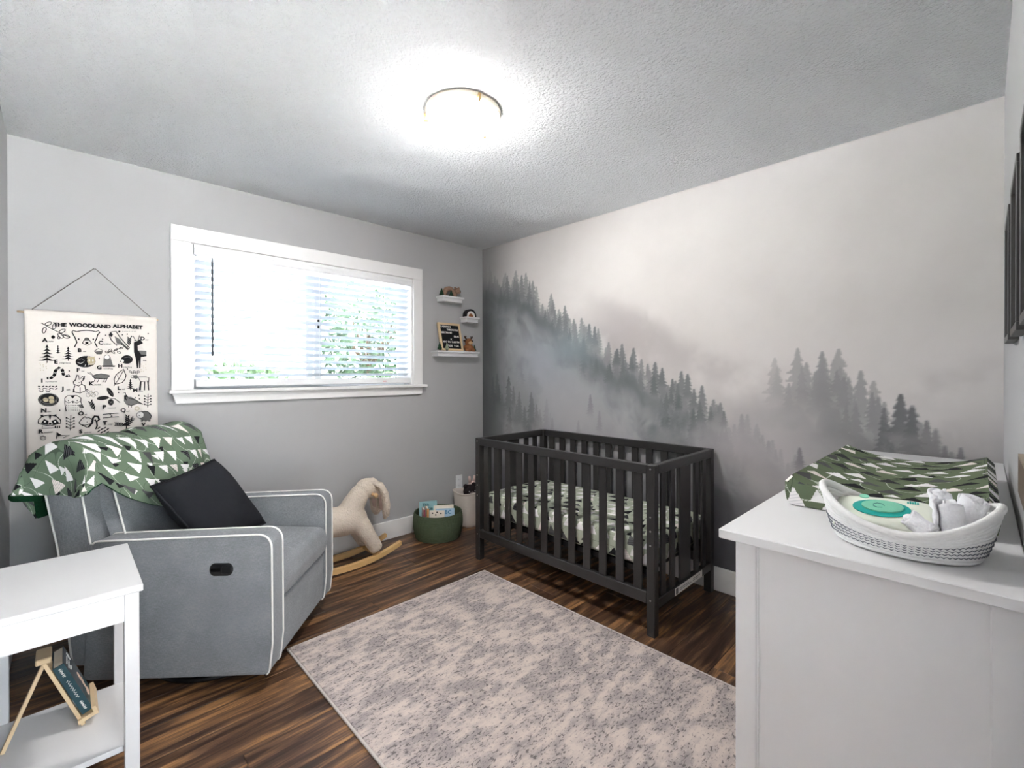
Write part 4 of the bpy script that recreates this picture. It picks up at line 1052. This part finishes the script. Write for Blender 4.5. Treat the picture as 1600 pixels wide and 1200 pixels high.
brush_tree(-.500, -.055, 1.950, .066, .024, 'dark green bottle brush tree left of the bear figurine')
brush_tree(-.410, -.068, 1.950, .058, .022, 'dark green bottle brush tree under the bear figurine arch')
brush_tree(-.535, -.075, 1.486, .072, .025, 'dark green tree at the left end of the longest shelf')
brush_tree(-.470, -.088, 1.486, .070, .022, 'frosted pale tree in front of the letter board', 'tree_pale')
brush_tree(-.138, -.05, 1.486, .066, .020, 'dark green tree behind the brown moose')
# bear arch
bf = thing('bear_figurine', 'grey brown bear figurine arched over a small tree', 'figurine', (-.40, -.05, 1.95))
arc = [(-.412-.058*math.cos(a), -.045, 1.952+.070*math.sin(a)) for a in [PI*k/14 for k in range(15)]]
G().tube(arc, [.022]*6+[.020]*9, 10).done('body', 'bear', bf, True)
g = G(); g.ball((-.338, -.058, 2.008), .027, sz=1.05); g.ball((-.330, -.080, 1.998), .013); g.done('head', 'bear', bf, True)
for dx in (-.019, .019): G().ball((-.338+dx, -.055, 2.034), .010).done('ear', 'bear', bf, True)
G().ball((-.330, -.0925, 2.0), .004, 8, 6).ball((-.348, -.083, 2.012), .003, 8, 6).ball((-.322, -.083, 2.012), .003, 8, 6).done('face', 'print_black', bf, True)
# black and white arch
ar = thing('arch_ornament', 'black and white nested arch ornament on the smallest shelf', 'ornament', (-.196, -.05, 1.792))
def archp(ro, ri, y0, y1, c=(-.196, 1.792), sh=.012):
    pts = [(c[0]+ro*math.cos(PI*k/16), c[1]+sh+ro*math.sin(PI*k/16)) for k in range(17)]; pts = [(c[0]+ro, c[1])]+pts+[(c[0]-ro, c[1])]
    if ri > 0:
        inn = [(c[0]-ri*math.cos(PI*k/16), c[1]+sh*.6+ri*math.sin(PI*k/16)) for k in range(17)]; pts += [(c[0]-ri, c[1])]+inn+[(c[0]+ri, c[1])]
    return G().prism(pts, y0, y1, 'y')
archp(.060, .047, -.075, -.030).done('outer_arch', 'print_black', ar); archp(.0465, .026, -.073, -.032).done('middle_arch', 'print_white', ar); archp(.0255, .0, -.071, -.034).done('inner_arch', 'plush_brown', ar)
# letter board
lb = thing('letter_board', 'black felt letter board in a pale wooden frame', 'letter board', (-.40, -.06, 1.486))
LM = frame_matrix((-.520, -.074, 1.487), (1, 0, 0), (0, .24, 1)); LW, LH = .232, .246
def lbx(x0, x1, y0, y1, z0, z1, nm, mt_): return G().box(x0, x1, y0, y1, z0, z1, .001, mat=LM).done(nm, mt_, lb)
for a in ((0, LW, 0, .018), (0, LW, LH-.018, LH), (0, .018, .018, LH-.018), (LW-.018, LW, .018, LH-.018)): lbx(a[0], a[1], a[2], a[3], -.008, .012, 'frame_bar', 'pine')
lbx(.018, LW-.018, .018, LH-.018, -.004, .005, 'felt_panel', 'felt')
for s, x, y_, al in (('KASHTON', .026, .213, 'LEFT'), ('THEODORE', .206, .186, 'RIGHT'), ('BERTRAND', .022, .159, 'LEFT'), ('BILAS', .206, .127, 'RIGHT'), ('MAY 04  11:03 PM', .116, .077, 'CENTER'), ('7 LBS   9 OZ', .130, .043, 'CENTER')):
    text_mesh(s, .0225, LM @ Matrix.Translation((x, y_, .0056)), 'print_white', lb, 'letters', .0005, al)
st = [(.118+(.009 if k % 2 == 0 else .0042)*math.sin(PI*k/5), .102+(.009 if k % 2 == 0 else .0042)*math.cos(PI*k/5)) for k in range(10)]
G().prism(st, .005, .0068, 'z', mat=LM).done('star', 'print_white', lb)
# moose plush
mo = thing('plush_moose', 'brown plush moose with dark antlers on the longest shelf', 'plush toy', (-.21, -.06, 1.486))
g = G(); g.ball((-.212, -.055, 1.522), .042, sz=.9); g.ball((-.250, -.082, 1.500), .017); g.ball((-.178, -.082, 1.500), .017); g.ball((-.255, -.06, 1.525), .014); g.ball((-.170, -.06, 1.525), .014); g.done('body', 'plush_brown', mo, True)
hd = G().ball((-.216, -.062, 1.572), .034, sz=.95).done('head', 'plush_brown', mo, True)
G().ball((-.216, -.090, 1.562), .020, sx=1.1, sz=.8).done('muzzle', 'tan', hd, True)
G().ball((-.228, -.094, 1.580), .003, 8, 6).ball((-.204, -.094, 1.580), .003, 8, 6).done('eyes', 'print_black', hd, True)
for s in (-1, 1):
    x = -.216+s*.03
    G().tube([(x-s*.008, -.06, 1.595), (x+s*.010, -.06, 1.612), (x+s*.014, -.06, 1.624)], [.006, .007, .005], 7).tube([(x+s*.004, -.06, 1.606), (x-s*.004, -.06, 1.622)], [.005, .004], 6).done('antler', 'plush_dark', mo, True)
    G().ball((x+s*.013, -.058, 1.582), .010, sx=1.3, sz=.7).done('ear', 'plush_dark', mo, True)

# ------------------------------------------------------------------ outlet
ou = thing('wall_outlet', 'white electrical outlet plate above the baseboard', 'outlet', (-.28, 0, .33))
G().box(-.315, -.245, -.006, 0, .262, .392, .002).done('cover_plate', 'white_plastic', ou)
for z in (.352, .302):
    s_ = G().box(-.296, -.264, -.0085, -.006, z-.016, z+.016, .002).done('socket', 'white_plastic', ou)
    G().box(-.288, -.2865, -.0089, -.0085, z-.004, z+.006).box(-.2735, -.272, -.0089, -.0085, z-.004, z+.006).done('slots', 'print_black', s_)

# ------------------------------------------------------------------ plush rocker
rk = thing('rocking_toy', 'cream plush rocking animal on curved wooden rockers', 'rocking toy', (-1.38, -.24, 0))
g = G()
g.tube([(-1.72, -.24, .31), (-1.66, -.24, .32), (-1.56, -.24, .315), (-1.44, -.24, .30), (-1.35, -.24, .30), (-1.29, -.24, .30)], [.05, .095, .10, .098, .095, .05], 14)
g.tube([(-1.42, -.24, .31), (-1.37, -.24, .40), (-1.32, -.24, .47), (-1.27, -.24, .495)], [.09, .078, .068, .05], 14)
for s in (-1, 1):
    g.tube([(-1.34, -.24+s*.045, .27), (-1.31, -.24+s*.075, .20), (-1.265, -.24+s*.088, .12), (-1.245, -.24+s*.092, .082)], [.062, .055, .050, .046], 12)
    g.tube([(-1.60, -.24+s*.045, .27), (-1.63, -.24+s*.075, .20), (-1.66, -.24+s*.088, .12), (-1.67, -.24+s*.092, .09)], [.065, .056, .050, .046], 12)
bo = g.done('body', 'cream_plush', rk, True); mods(bo, ('REMESH', dict(mode='VOXEL', voxel_size=.012, use_smooth_shade=True)), ('SMOOTH', dict(factor=.5, iterations=6)))
g = G(); g.ball((-1.275, -.24, .495), .074, 16, 10, sx=1.1, sz=.95)
g.tube([(-1.30, -.24, .51), (-1.24, -.24, .505), (-1.20, -.24, .47), (-1.175, -.24, .42)], [.055, .06, .058, .045], 12)
hd = g.done('head', 'cream_plush', rk, True); mods(hd, ('REMESH', dict(mode='VOXEL', voxel_size=.01, use_smooth_shade=True)), ('SMOOTH', dict(factor=.5, iterations=5)))
for s in (-1, 1):
    y_ = -.24+s*.062
    G().tube([(-1.255, y_-s*.02, .535), (-1.205, y_, .515), (-1.175, y_+s*.008, .45), (-1.165, y_+s*.010, .37), (-1.165, y_+s*.008, .305), (-1.172, y_, .275)], [.026, .048, .056, .058, .048, .016], 12, flat=.5).done('ear', 'cream_plush', hd, True)
    G().tube([(-1.195, y_-s*.012, .49), (-1.190, y_-s*.010, .42), (-1.190, y_-s*.010, .34)], [.02, .03, .022], 8, flat=.4).done('inner_ear', 'pink_plush', hd, True)
hb = G().tube([(-1.262, -.345, .462), (-1.262, -.135, .462)], .011, 10).ball((-1.262, -.35, .462), .0165, 10, 8).ball((-1.262, -.13, .462), .0165, 10, 8).done('handle', 'tan', rk, True)
def rock(y_):
    n = 18; up_, dn = [], []
    for k in range(n+1):
        t = -1+2*k/n; x = -1.455+.385*t; z = .006+.070*abs(t)**2.2
        dn.append((x, z)); up_.append((x, z+.034*(1-.25*abs(t)**3)))
    pts = dn+up_[::-1]; g = G(); vs_a = [g.bm.verts.new((p[0], y_-.016, p[1])) for p in pts]; vs_b = [g.bm.verts.new((p[0], y_+.016, p[1])) for p in pts]; m = len(pts)
    for i in range(m): g.bm.faces.new((vs_a[i], vs_a[(i+1) % m], vs_b[(i+1) % m], vs_b[i]))
    for i in range(n):
        g.bm.faces.new((vs_a[i], vs_a[i+1], vs_a[m-2-i], vs_a[m-1-i])); g.bm.faces.new((vs_b[i+1], vs_b[i], vs_b[m-1-i], vs_b[m-2-i]))
    g.done('rocker', 'pine2', rk)
rock(-.345); rock(-.135)
for x, z in ((-1.24, .040), (-1.66, .045)): G().box(x-.02, x+.02, -.345, -.135, z, z+.022, .003).done('crossbar', 'pine2', rk)

# ------------------------------------------------------------------ green rope basket with books
BC = (-.655, -.215)
gb = thing('rope_basket', 'round dark green rope basket holding picture books', 'basket', (BC[0], BC[1], 0))
def rope_basket(prof, c, n, coils, sx=1, sy=1, name='coils', mat='rope_green', par=None, top=None):
    """wall made of stacked rope rings, with a base disc"""
    g = G()
    for k in range(coils):
        q = k/(coils-1); z, r = prof(q)
        pts = []
        for i in range(n):
            a = 2*PI*i/n; dz = top(a, q) if top else 0
            pts.append((c[0]+r*sx*math.cos(a), c[1]+r*sy*math.sin(a), c[2]+z+dz))
        g.tube(pts, prof.h*.56, 6, True)
    r0 = prof(0)[1]; g.lathe([(.0005, .003), (r0*.97, .003), (r0*.97, .007), (.0005, .007)], c, n, sx, sy)
    return g.done(name, mat, par, True)
def pg(q): return (.006+.190*q, .172+.020*math.sin(q*PI*.8))
pg.h = .010
rope_basket(pg, (BC[0], BC[1], 0), 40, 20, par=gb)
def book(x, y_, z, w, h, th, rz, lean, cov, label, texts=(), spine=None):
    """standing book, front cover facing its local -y"""
    t = thing('picture_book', label, 'book', (x, y_, z), rz, 'books in the green basket')
    R = Matrix.Rotation(-lean, 4, 'X')
    def b_(x0, x1, y0, y1, z0, z1, nm, m_, p=t): return G(True).box(x0, x1, y0, y1, z0, z1, .0008, mat=R).done(nm, m_, p)
    b_(-w/2+.002, w/2-.002, -th/2+.002, th/2-.002, .002, h-.002, 'pages', 'paper')
    fcv = b_(-w/2, w/2, -th/2, -th/2+.002, 0, h, 'front_cover', cov); b_(-w/2, w/2, th/2-.002, th/2, 0, h, 'back_cover', cov)
    if spine: b_(-w/2-.001, -w/2+.001, -th/2, th/2, 0, h, 'spine', spine)
    for (s, sx, sz, size, m_) in texts:
        me_ = WM[t] @ R @ Matrix.Translation((sx, -th/2-.0008, sz)) @ Matrix.Rotation(PI/2, 4, 'X')
        text_mesh(s, size, me_, m_, fcv, 'cover_title', .0006)
    return t, R, th
M['cov_aqua'] = plain('aqua_cover', srgb(158, 200, 205), .4, .4); M['cov_blue'] = plain('sky_cover', srgb(176, 206, 226), .4, .4); M['cov_cream'] = plain('cream_cover', srgb(238, 228, 214), .4, .4)
M['cov_pink'] = plain('berry_spine', srgb(168, 84, 100), .4, .4); M['cov_or'] = plain('orange_spine', srgb(220, 160, 104), .4, .4); M['ink_blue'] = plain('blue_lettering', srgb(70, 130, 170), .5); M['ink_teal'] = plain('teal_lettering', srgb(50, 110, 120), .5)
CF = -YAW+.0
book(-.690, -.130, .012, .145, .250, .014, -.42, .06, 'cov_aqua', 'aqua picture book standing tallest in the green basket', (('This', -.02, .225, .032, 'ink_teal'), ('Little', .0, .192, .036, 'ink_teal')), 'cov_or')
book(-.738, -.185, .012, .018, .225, .08, -.42, .0, 'cov_or', 'narrow orange book beside the aqua book')
book(-.762, -.172, .012, .014, .220, .08, -.42, .0, 'cov_pink', 'thin berry pink book at the left of the green basket')
book(-.615, -.255, .012, .150, .198, .016, -.62, .18, 'cov_blue', 'light blue picture book at the front of the basket', (('ABC', .01, .170, .042, 'ink_blue'),), None)
book(-.600, -.215, .012, .160, .215, .016, -.62, .14, 'cov_cream', 'white picture book behind the light blue one', (), None)
bq, R_, th_ = book(-.705, -.268, .012, .115, .205, .012, -.75, .16, 'cov_cream', 'cream spotted book at the front left of the basket', (), None)
g = G(True)
for (sx, sz) in ((-.035, .185), (.0, .192), (.03, .183), (-.01, .172)):
    g.lathe([(.006, 0), (.006, .001)], n=8, mat=R_ @ Matrix.Translation((sx, -th_/2-.001, sz)) @ Matrix.Rotation(PI/2, 4, 'X'))
g.done('spots', 'print_black', bq)

# ------------------------------------------------------------------ felt bin with a dark plush toy
fbn = thing('felt_bin', 'soft oatmeal storage bin in the corner behind the crib', 'storage bin', (-.29, -.17, 0))
def binp(q, a):
    r = .105+.020*q; ca, sa = math.cos(a), math.sin(a); k = (abs(ca)**4+abs(sa)**4)**-.25
    return (-.29+r*ca*k*1.0, -.17+r*sa*k*.95, .002+.285*q+.006*math.sin(a*3+1)*q)
g = G(); n = 40; vv = []
for i in range(13): vv.append([g.bm.verts.new(binp(i/12, 2*PI*k/n)) for k in range(n)])
for a, b in zip(vv, vv[1:]):
    for k in range(n): g.bm.faces.new((a[k], a[(k+1) % n], b[(k+1) % n], b[k]))
g.bm.faces.new(vv[0][::-1]); fo = g.done('fabric_body', 'bin', fbn, True); mods(fo, ('SOLIDIFY', dict(thickness=.007, offset=-1)))
G().tube([binp(1, 2*PI*k/n) for k in range(n)], .006, 6, True).done('rolled_rim', 'bin', fbn, True)
pt = thing('plush_toy', 'dark plush toy poking out of the oatmeal bin', 'plush toy', (-.30, -.17, .03))
G().ball((-.305, -.19, .13), .070, sz=1.2).done('body', 'plush_black', pt, True)
h2 = G().ball((-.310, -.195, .290), .058, sx=1.05).done('head', 'plush_black', pt, True)
for dx in (-.05, .05): G().ball((-.310+dx*.9, -.19, .338), .02).done('ear', 'plush_black', h2, True)
G().ball((-.328, -.245, .280), .021).done('muzzle', plain('grey_muzzle', srgb(110, 98, 96), .9), h2, True)
G().ball((-.352, -.238, .300), .006, 8, 6).ball((-.302, -.252, .302), .006, 8, 6).done('eyes', 'steel', h2, True)
p2_ = thing('plush_toy', 'pink plush toy behind the dark one in the oatmeal bin', 'plush toy', (-.24, -.13, .03))
G().ball((-.215, -.105, .10), .035, sz=1.6).done('body', 'pink_plush', p2_, True); h3 = G().ball((-.215, -.105, .31), .036).done('head', 'pink_plush', p2_, True)
for dx in (-.03, .03): G().tube([(-.215+dx*.7, -.105, .335), (-.215+dx, -.105, .39)], [.014, .010], 8).done('ear', 'pink_plush', h3, True)

# ------------------------------------------------------------------ dresser and what is on it
DXa, DXb, DYf, DYb, DT = -1.675, -.07, -2.807, -3.3055, .93
dr = thing('dresser', 'white wooden dresser in the right foreground', 'dresser', ((DXa+DXb)/2, (DYf+DYb)/2, 0))
G().box(DXa, DXb, DYb, DYf, DT-.022, DT, .002).done('dresser_top', 'white_lacquer', dr)
bx0, bx1, byf, byb = DXa+.030, DXb-.030, DYf-.028, DYb+.0005
for x in (bx0+.02, bx1-.02):
    sp_ = G().box(x-.010, x+.010, byb+.05, byf-.04, .06, DT-.022).done('side_panel', 'white_lacquer', dr)
    G().box(x-.020, x+.020, byf-.045, byf, 0, DT-.022, .002).done('corner_post', 'white_lacquer', dr)
    G().box(x-.020, x+.020, byb, byb+.05, 0, DT-.022, .002).done('corner_post', 'white_lacquer', dr)
    G().box(x-.014, x+.014, byf-.049, byf-.045, .06, DT-.022).done('edge_bead', 'white_lacquer', dr)
G().box(bx0+.04, bx1-.04, byb, byb+.008, .06, DT-.03).done('back_panel', 'white_lacquer', dr)
G().box(bx0+.04, bx1-.04, byb+.01, byf-.02, .06, .075).done('bottom_panel', 'white_lacquer', dr)
g = G().box(bx0+.04, bx1-.04, byf-.02, byf, DT-.045, DT-.022).box(bx0+.04, bx1-.04, byf-.02, byf, .06, .10); mid = (bx0+bx1)/2; g.box(mid-.015, mid+.015, byf-.02, byf, .10, DT-.045); g.done('front_frame', 'white_lacquer', dr)
for c_ in range(2):
    for r_ in range(4):
        x0 = (bx0+.043, mid+.018)[c_]; x1 = (mid-.018, bx1-.043)[c_]; z0 = .104+r_*.195
        d_ = G().box(x0, x1, byf-.38, byf-.001, z0, z0+.188, .002).done('drawer', 'white_lacquer', dr)
        for q in (.25, .75): G().lathe([(.006, 0), (.006, .010), (.015, .016), (.015, .022), (.008, .026), (.0005, .026)], n=14, mat=Matrix.Translation((x0+(x1-x0)*q, byf-.002, z0+.094)) @ Matrix.Rotation(-PI/2, 4, 'X')).done('knob', 'black_metal', d_, True)
# changing pad
PX0, PX1, PY0, PY1 = -1.335, -.545, -3.274, -2.853
cp = thing('changing_pad', 'contoured changing pad in a green forest print cover', 'changing pad', ((PX0+PX1)/2, (PY0+PY1)/2, DT))
def padring(x, ins):
    n = 24; pts = []
    for k in range(n+1):
        t = -1+2*k/n; y_ = (PY0+PY1)/2+t*((PY1-PY0)/2-ins)
        z = .046+.046*abs(t)**2.4 - .030*max(0, (abs(t)-.90)/.10)**2
        pts.append(Vector((x, y_, DT+z-ins*.7)))
    half = (PY1-PY0)/2; c_ = (PY0+PY1)/2
    for y_, z in ((c_+half-ins, .035), (c_+half-ins-.004, .012), (c_+half-ins-.012, .002), (c_, .002), (c_-half+ins+.012, .002), (c_-half+ins+.004, .012), (c_-half+ins, .035)): pts.append(Vector((x, y_, DT+z)))
    return pts
g = G(); R3_ = [padring(x, i) for x, i in ((PX0, .014), (PX0+.004, .005), (PX0+.015, 0))]+[padring(PX0+.015+(PX1-PX0-.03)*k/24, 0) for k in range(1, 24)]+[padring(x, i) for x, i in ((PX1-.015, 0), (PX1-.004, .005), (PX1, .014))]
vv = [[g.bm.verts.new(p) for p in r_] for r_ in R3_]; m = len(vv[0])
for a, b in zip(vv, vv[1:]):
    for k in range(m): g.bm.faces.new((a[k], b[k], b[(k+1) % m], a[(k+1) % m]))
g.bm.faces.new(vv[0]); g.bm.faces.new(vv[-1][::-1]); g.done('pad_cover', 'padcover', cp, 'auto', True)
# white rope basket with a low scooped side
BW = (-1.512, -3.128, DT)
wb = thing('nursery_caddy', 'white oval rope basket on the dresser front corner', 'basket', BW)
def pw_(q): return (.007+.088*q, .118+.030*q**.8)
pw_.h = .0088
def scoop(a, q): return (-.046*max(0, abs(math.cos(a)))**2.2+.012*abs(math.sin(a))**4)*q**1.5
SXB, SYB = .74, .97
wbo = rope_basket(pw_, BW, 48, 11, SXB, SYB, 'rope_coils', 'rope_white', wb, scoop)
g = G(); q = 1.0; z, r = pw_(q)
g.tube([(BW[0]+r*SXB*math.cos(2*PI*i/64), BW[1]+r*SYB*math.sin(2*PI*i/64), BW[2]+z+.005+scoop(2*PI*i/64, 1)) for i in range(64)], .0075, 8, True); g.done('rim', 'rope_white', wb, True)
g = G()
for kq in (1.5, 2.5, 3.5, 4.6):
    q = kq/10; z, r = pw_(q); r += .0056
    g.tube([(BW[0]+r*SXB*math.cos(2*PI*i/160), BW[1]+r*SYB*math.sin(2*PI*i/160), BW[2]+z+scoop(2*PI*i/160, q)+.0016*(1 if i % 2 else -1)) for i in range(160)], .0010, 4, True)
g.done('zigzag_stitching', 'stitch', wb)
# wipes pack
wp = thing('wipes_pack', 'pale wipes packet with a teal oval label in the rope basket', 'wipes', (-1.50, -3.10, DT+.03))
WMx = frame_matrix((-1.505, -3.095, DT+.058), (.10, -1, .05), (1, .12, .32))
g = G()
def wf(s_):
    def f(u, v):
        a, b = 2*u-1, 2*v-1; th = .020*((1-a**4)*(1-b**4))**.5+.0006*math.sin(a*30)*(abs(a) > .9)
        return WMx @ Vector((a*.088, b*.058, th*s_))
    return f
g.grid(wf(1), 20, 14); g.grid(wf(-1), 20, 14); g.done('film_pack', 'wipes', wp, True)
def disc(cx, cy, rx, ry, z, nm, mt_, par, n=28, th=.001): return G().prism([(cx+rx*math.cos(2*PI*k/n), cy+ry*math.sin(2*PI*k/n)) for k in range(n)], z, z+th, 'z', mat=WMx).done(nm, mt_, par)
disc(-.004, -.006, .050, .033, .0196, 'oval_label', 'teal', wp, th=.0015); disc(-.002, -.002, .036, .023, .0212, 'label_lid', 'mint', wp, th=.003)
disc(-.034, .040, .009, .008, .0192, 'small_emblem', 'mint', wp); g = G()
for k in range(5): g.box(.040+k*.004, .043+k*.004, .026, .034+.003*(k % 2), .0188, .0196, mat=WMx)
g.done('pack_lettering', 'teal', wp)
g = G(); g.tube([WMx @ Vector((-.008+.010*math.cos(a*.9), -.002+.009*math.sin(a*.9), .0243)) for a in range(7)], .0008, 4).done('lid_sketch', 'ink_teal', wp)
# rolled cloths
def roll(x, y_, z, rad, ln, ax, label, seed):
    t = thing('rolled_cloth', label, 'cloth', (x, y_, z), group='white cloths in the rope basket')
    r = random.Random(seed); ax = Vector(ax).normalized(); u = ax.orthogonal().normalized(); v = ax.cross(u)
    g = G(); nt, nl = 44, 10; ph = r.uniform(0, 6)
    def f(i, j):
        a = 2*PI*2.1*i/nt+ph; rr = rad*(.30+.70*i/nt)*(1+.07*math.sin(3*a+j*.9+ph)); l_ = (j/nl)*ln+.006*math.sin(a*1.5+ph)*(j/nl)
        return Vector((x, y_, z))+u*rr*math.cos(a)+v*rr*math.sin(a)+ax*l_
    g.grid(lambda p, q: f(p*nt, q*nl), nt, nl); o = g.done('cloth', 'terry', t, True); mods(o, ('SOLIDIFY', dict(thickness=.004)))
roll(-1.535, -3.205, DT+.045, .026, .068, (-.10, .10, 1), 'white rolled cloth leaning in the middle of the rope basket', 1)
roll(-1.505, -3.222, DT+.052, .027, .068, (.1, -.15, 1), 'white rolled cloth at the right end of the rope basket', 2)
roll(-1.462, -3.190, DT+.050, .022, .068, (.05, .1, 1), 'white rolled cloth behind the other two in the rope basket', 3)
roll(-1.565, -3.175, DT+.050, .022, .045, (.25, .6, .35), 'small crumpled white cloth beside the wipes packet', 4)

# ------------------------------------------------------------------ things on the right hand wall
for k, (x0, x1, lab) in enumerate(((-1.13, -.88, 'farthest of the charcoal framed pictures, nearest the mural corner'), (-1.505, -1.255, 'middle one of the three charcoal framed pictures'), (-1.875, -1.625, 'nearest of the charcoal framed pictures, at the right edge'))):
    t = thing('framed_picture', lab, 'framed picture', ((x0+x1)/2, -L, 1.38), group='charcoal framed pictures over the dresser')
    z0, z1, w = 1.38, 1.712, .016
    for a in ((x0, x1, z0, z0+w), (x0, x1, z1-w, z1), (x0, x0+w, z0+w, z1-w), (x1-w, x1, z0+w, z1-w)): G().box(a[0], a[1], -L, -L+.019, a[2], a[3], .001).done('frame_bar', 'frame_dark', t)
    G().box(x0+w, x1-w, -L, -L+.006, z0+w, z1-w).done('picture_mat', 'print_white', t)
    G().box(x0+.06, x1-.06, -L+.006, -L+.0068, z0+.08, z1-.08).done('picture_print', 'print_grey', t)
wl = thing('wall_board', 'narrow walnut board fixed low on the right hand wall', 'wall board', (-1.75, -L, 1.09))
G().box(-1.95, -1.575, -L, -L+.018, 1.088, 1.152, .001).done('board', 'dark_wood', wl); G().box(-1.95, -1.575, -L, -L+.018, 1.152, 1.156).done('top_edge', plain('tan_edge', srgb(140, 126, 110), .6), wl)  # top edge strip is a lighter tan than the board
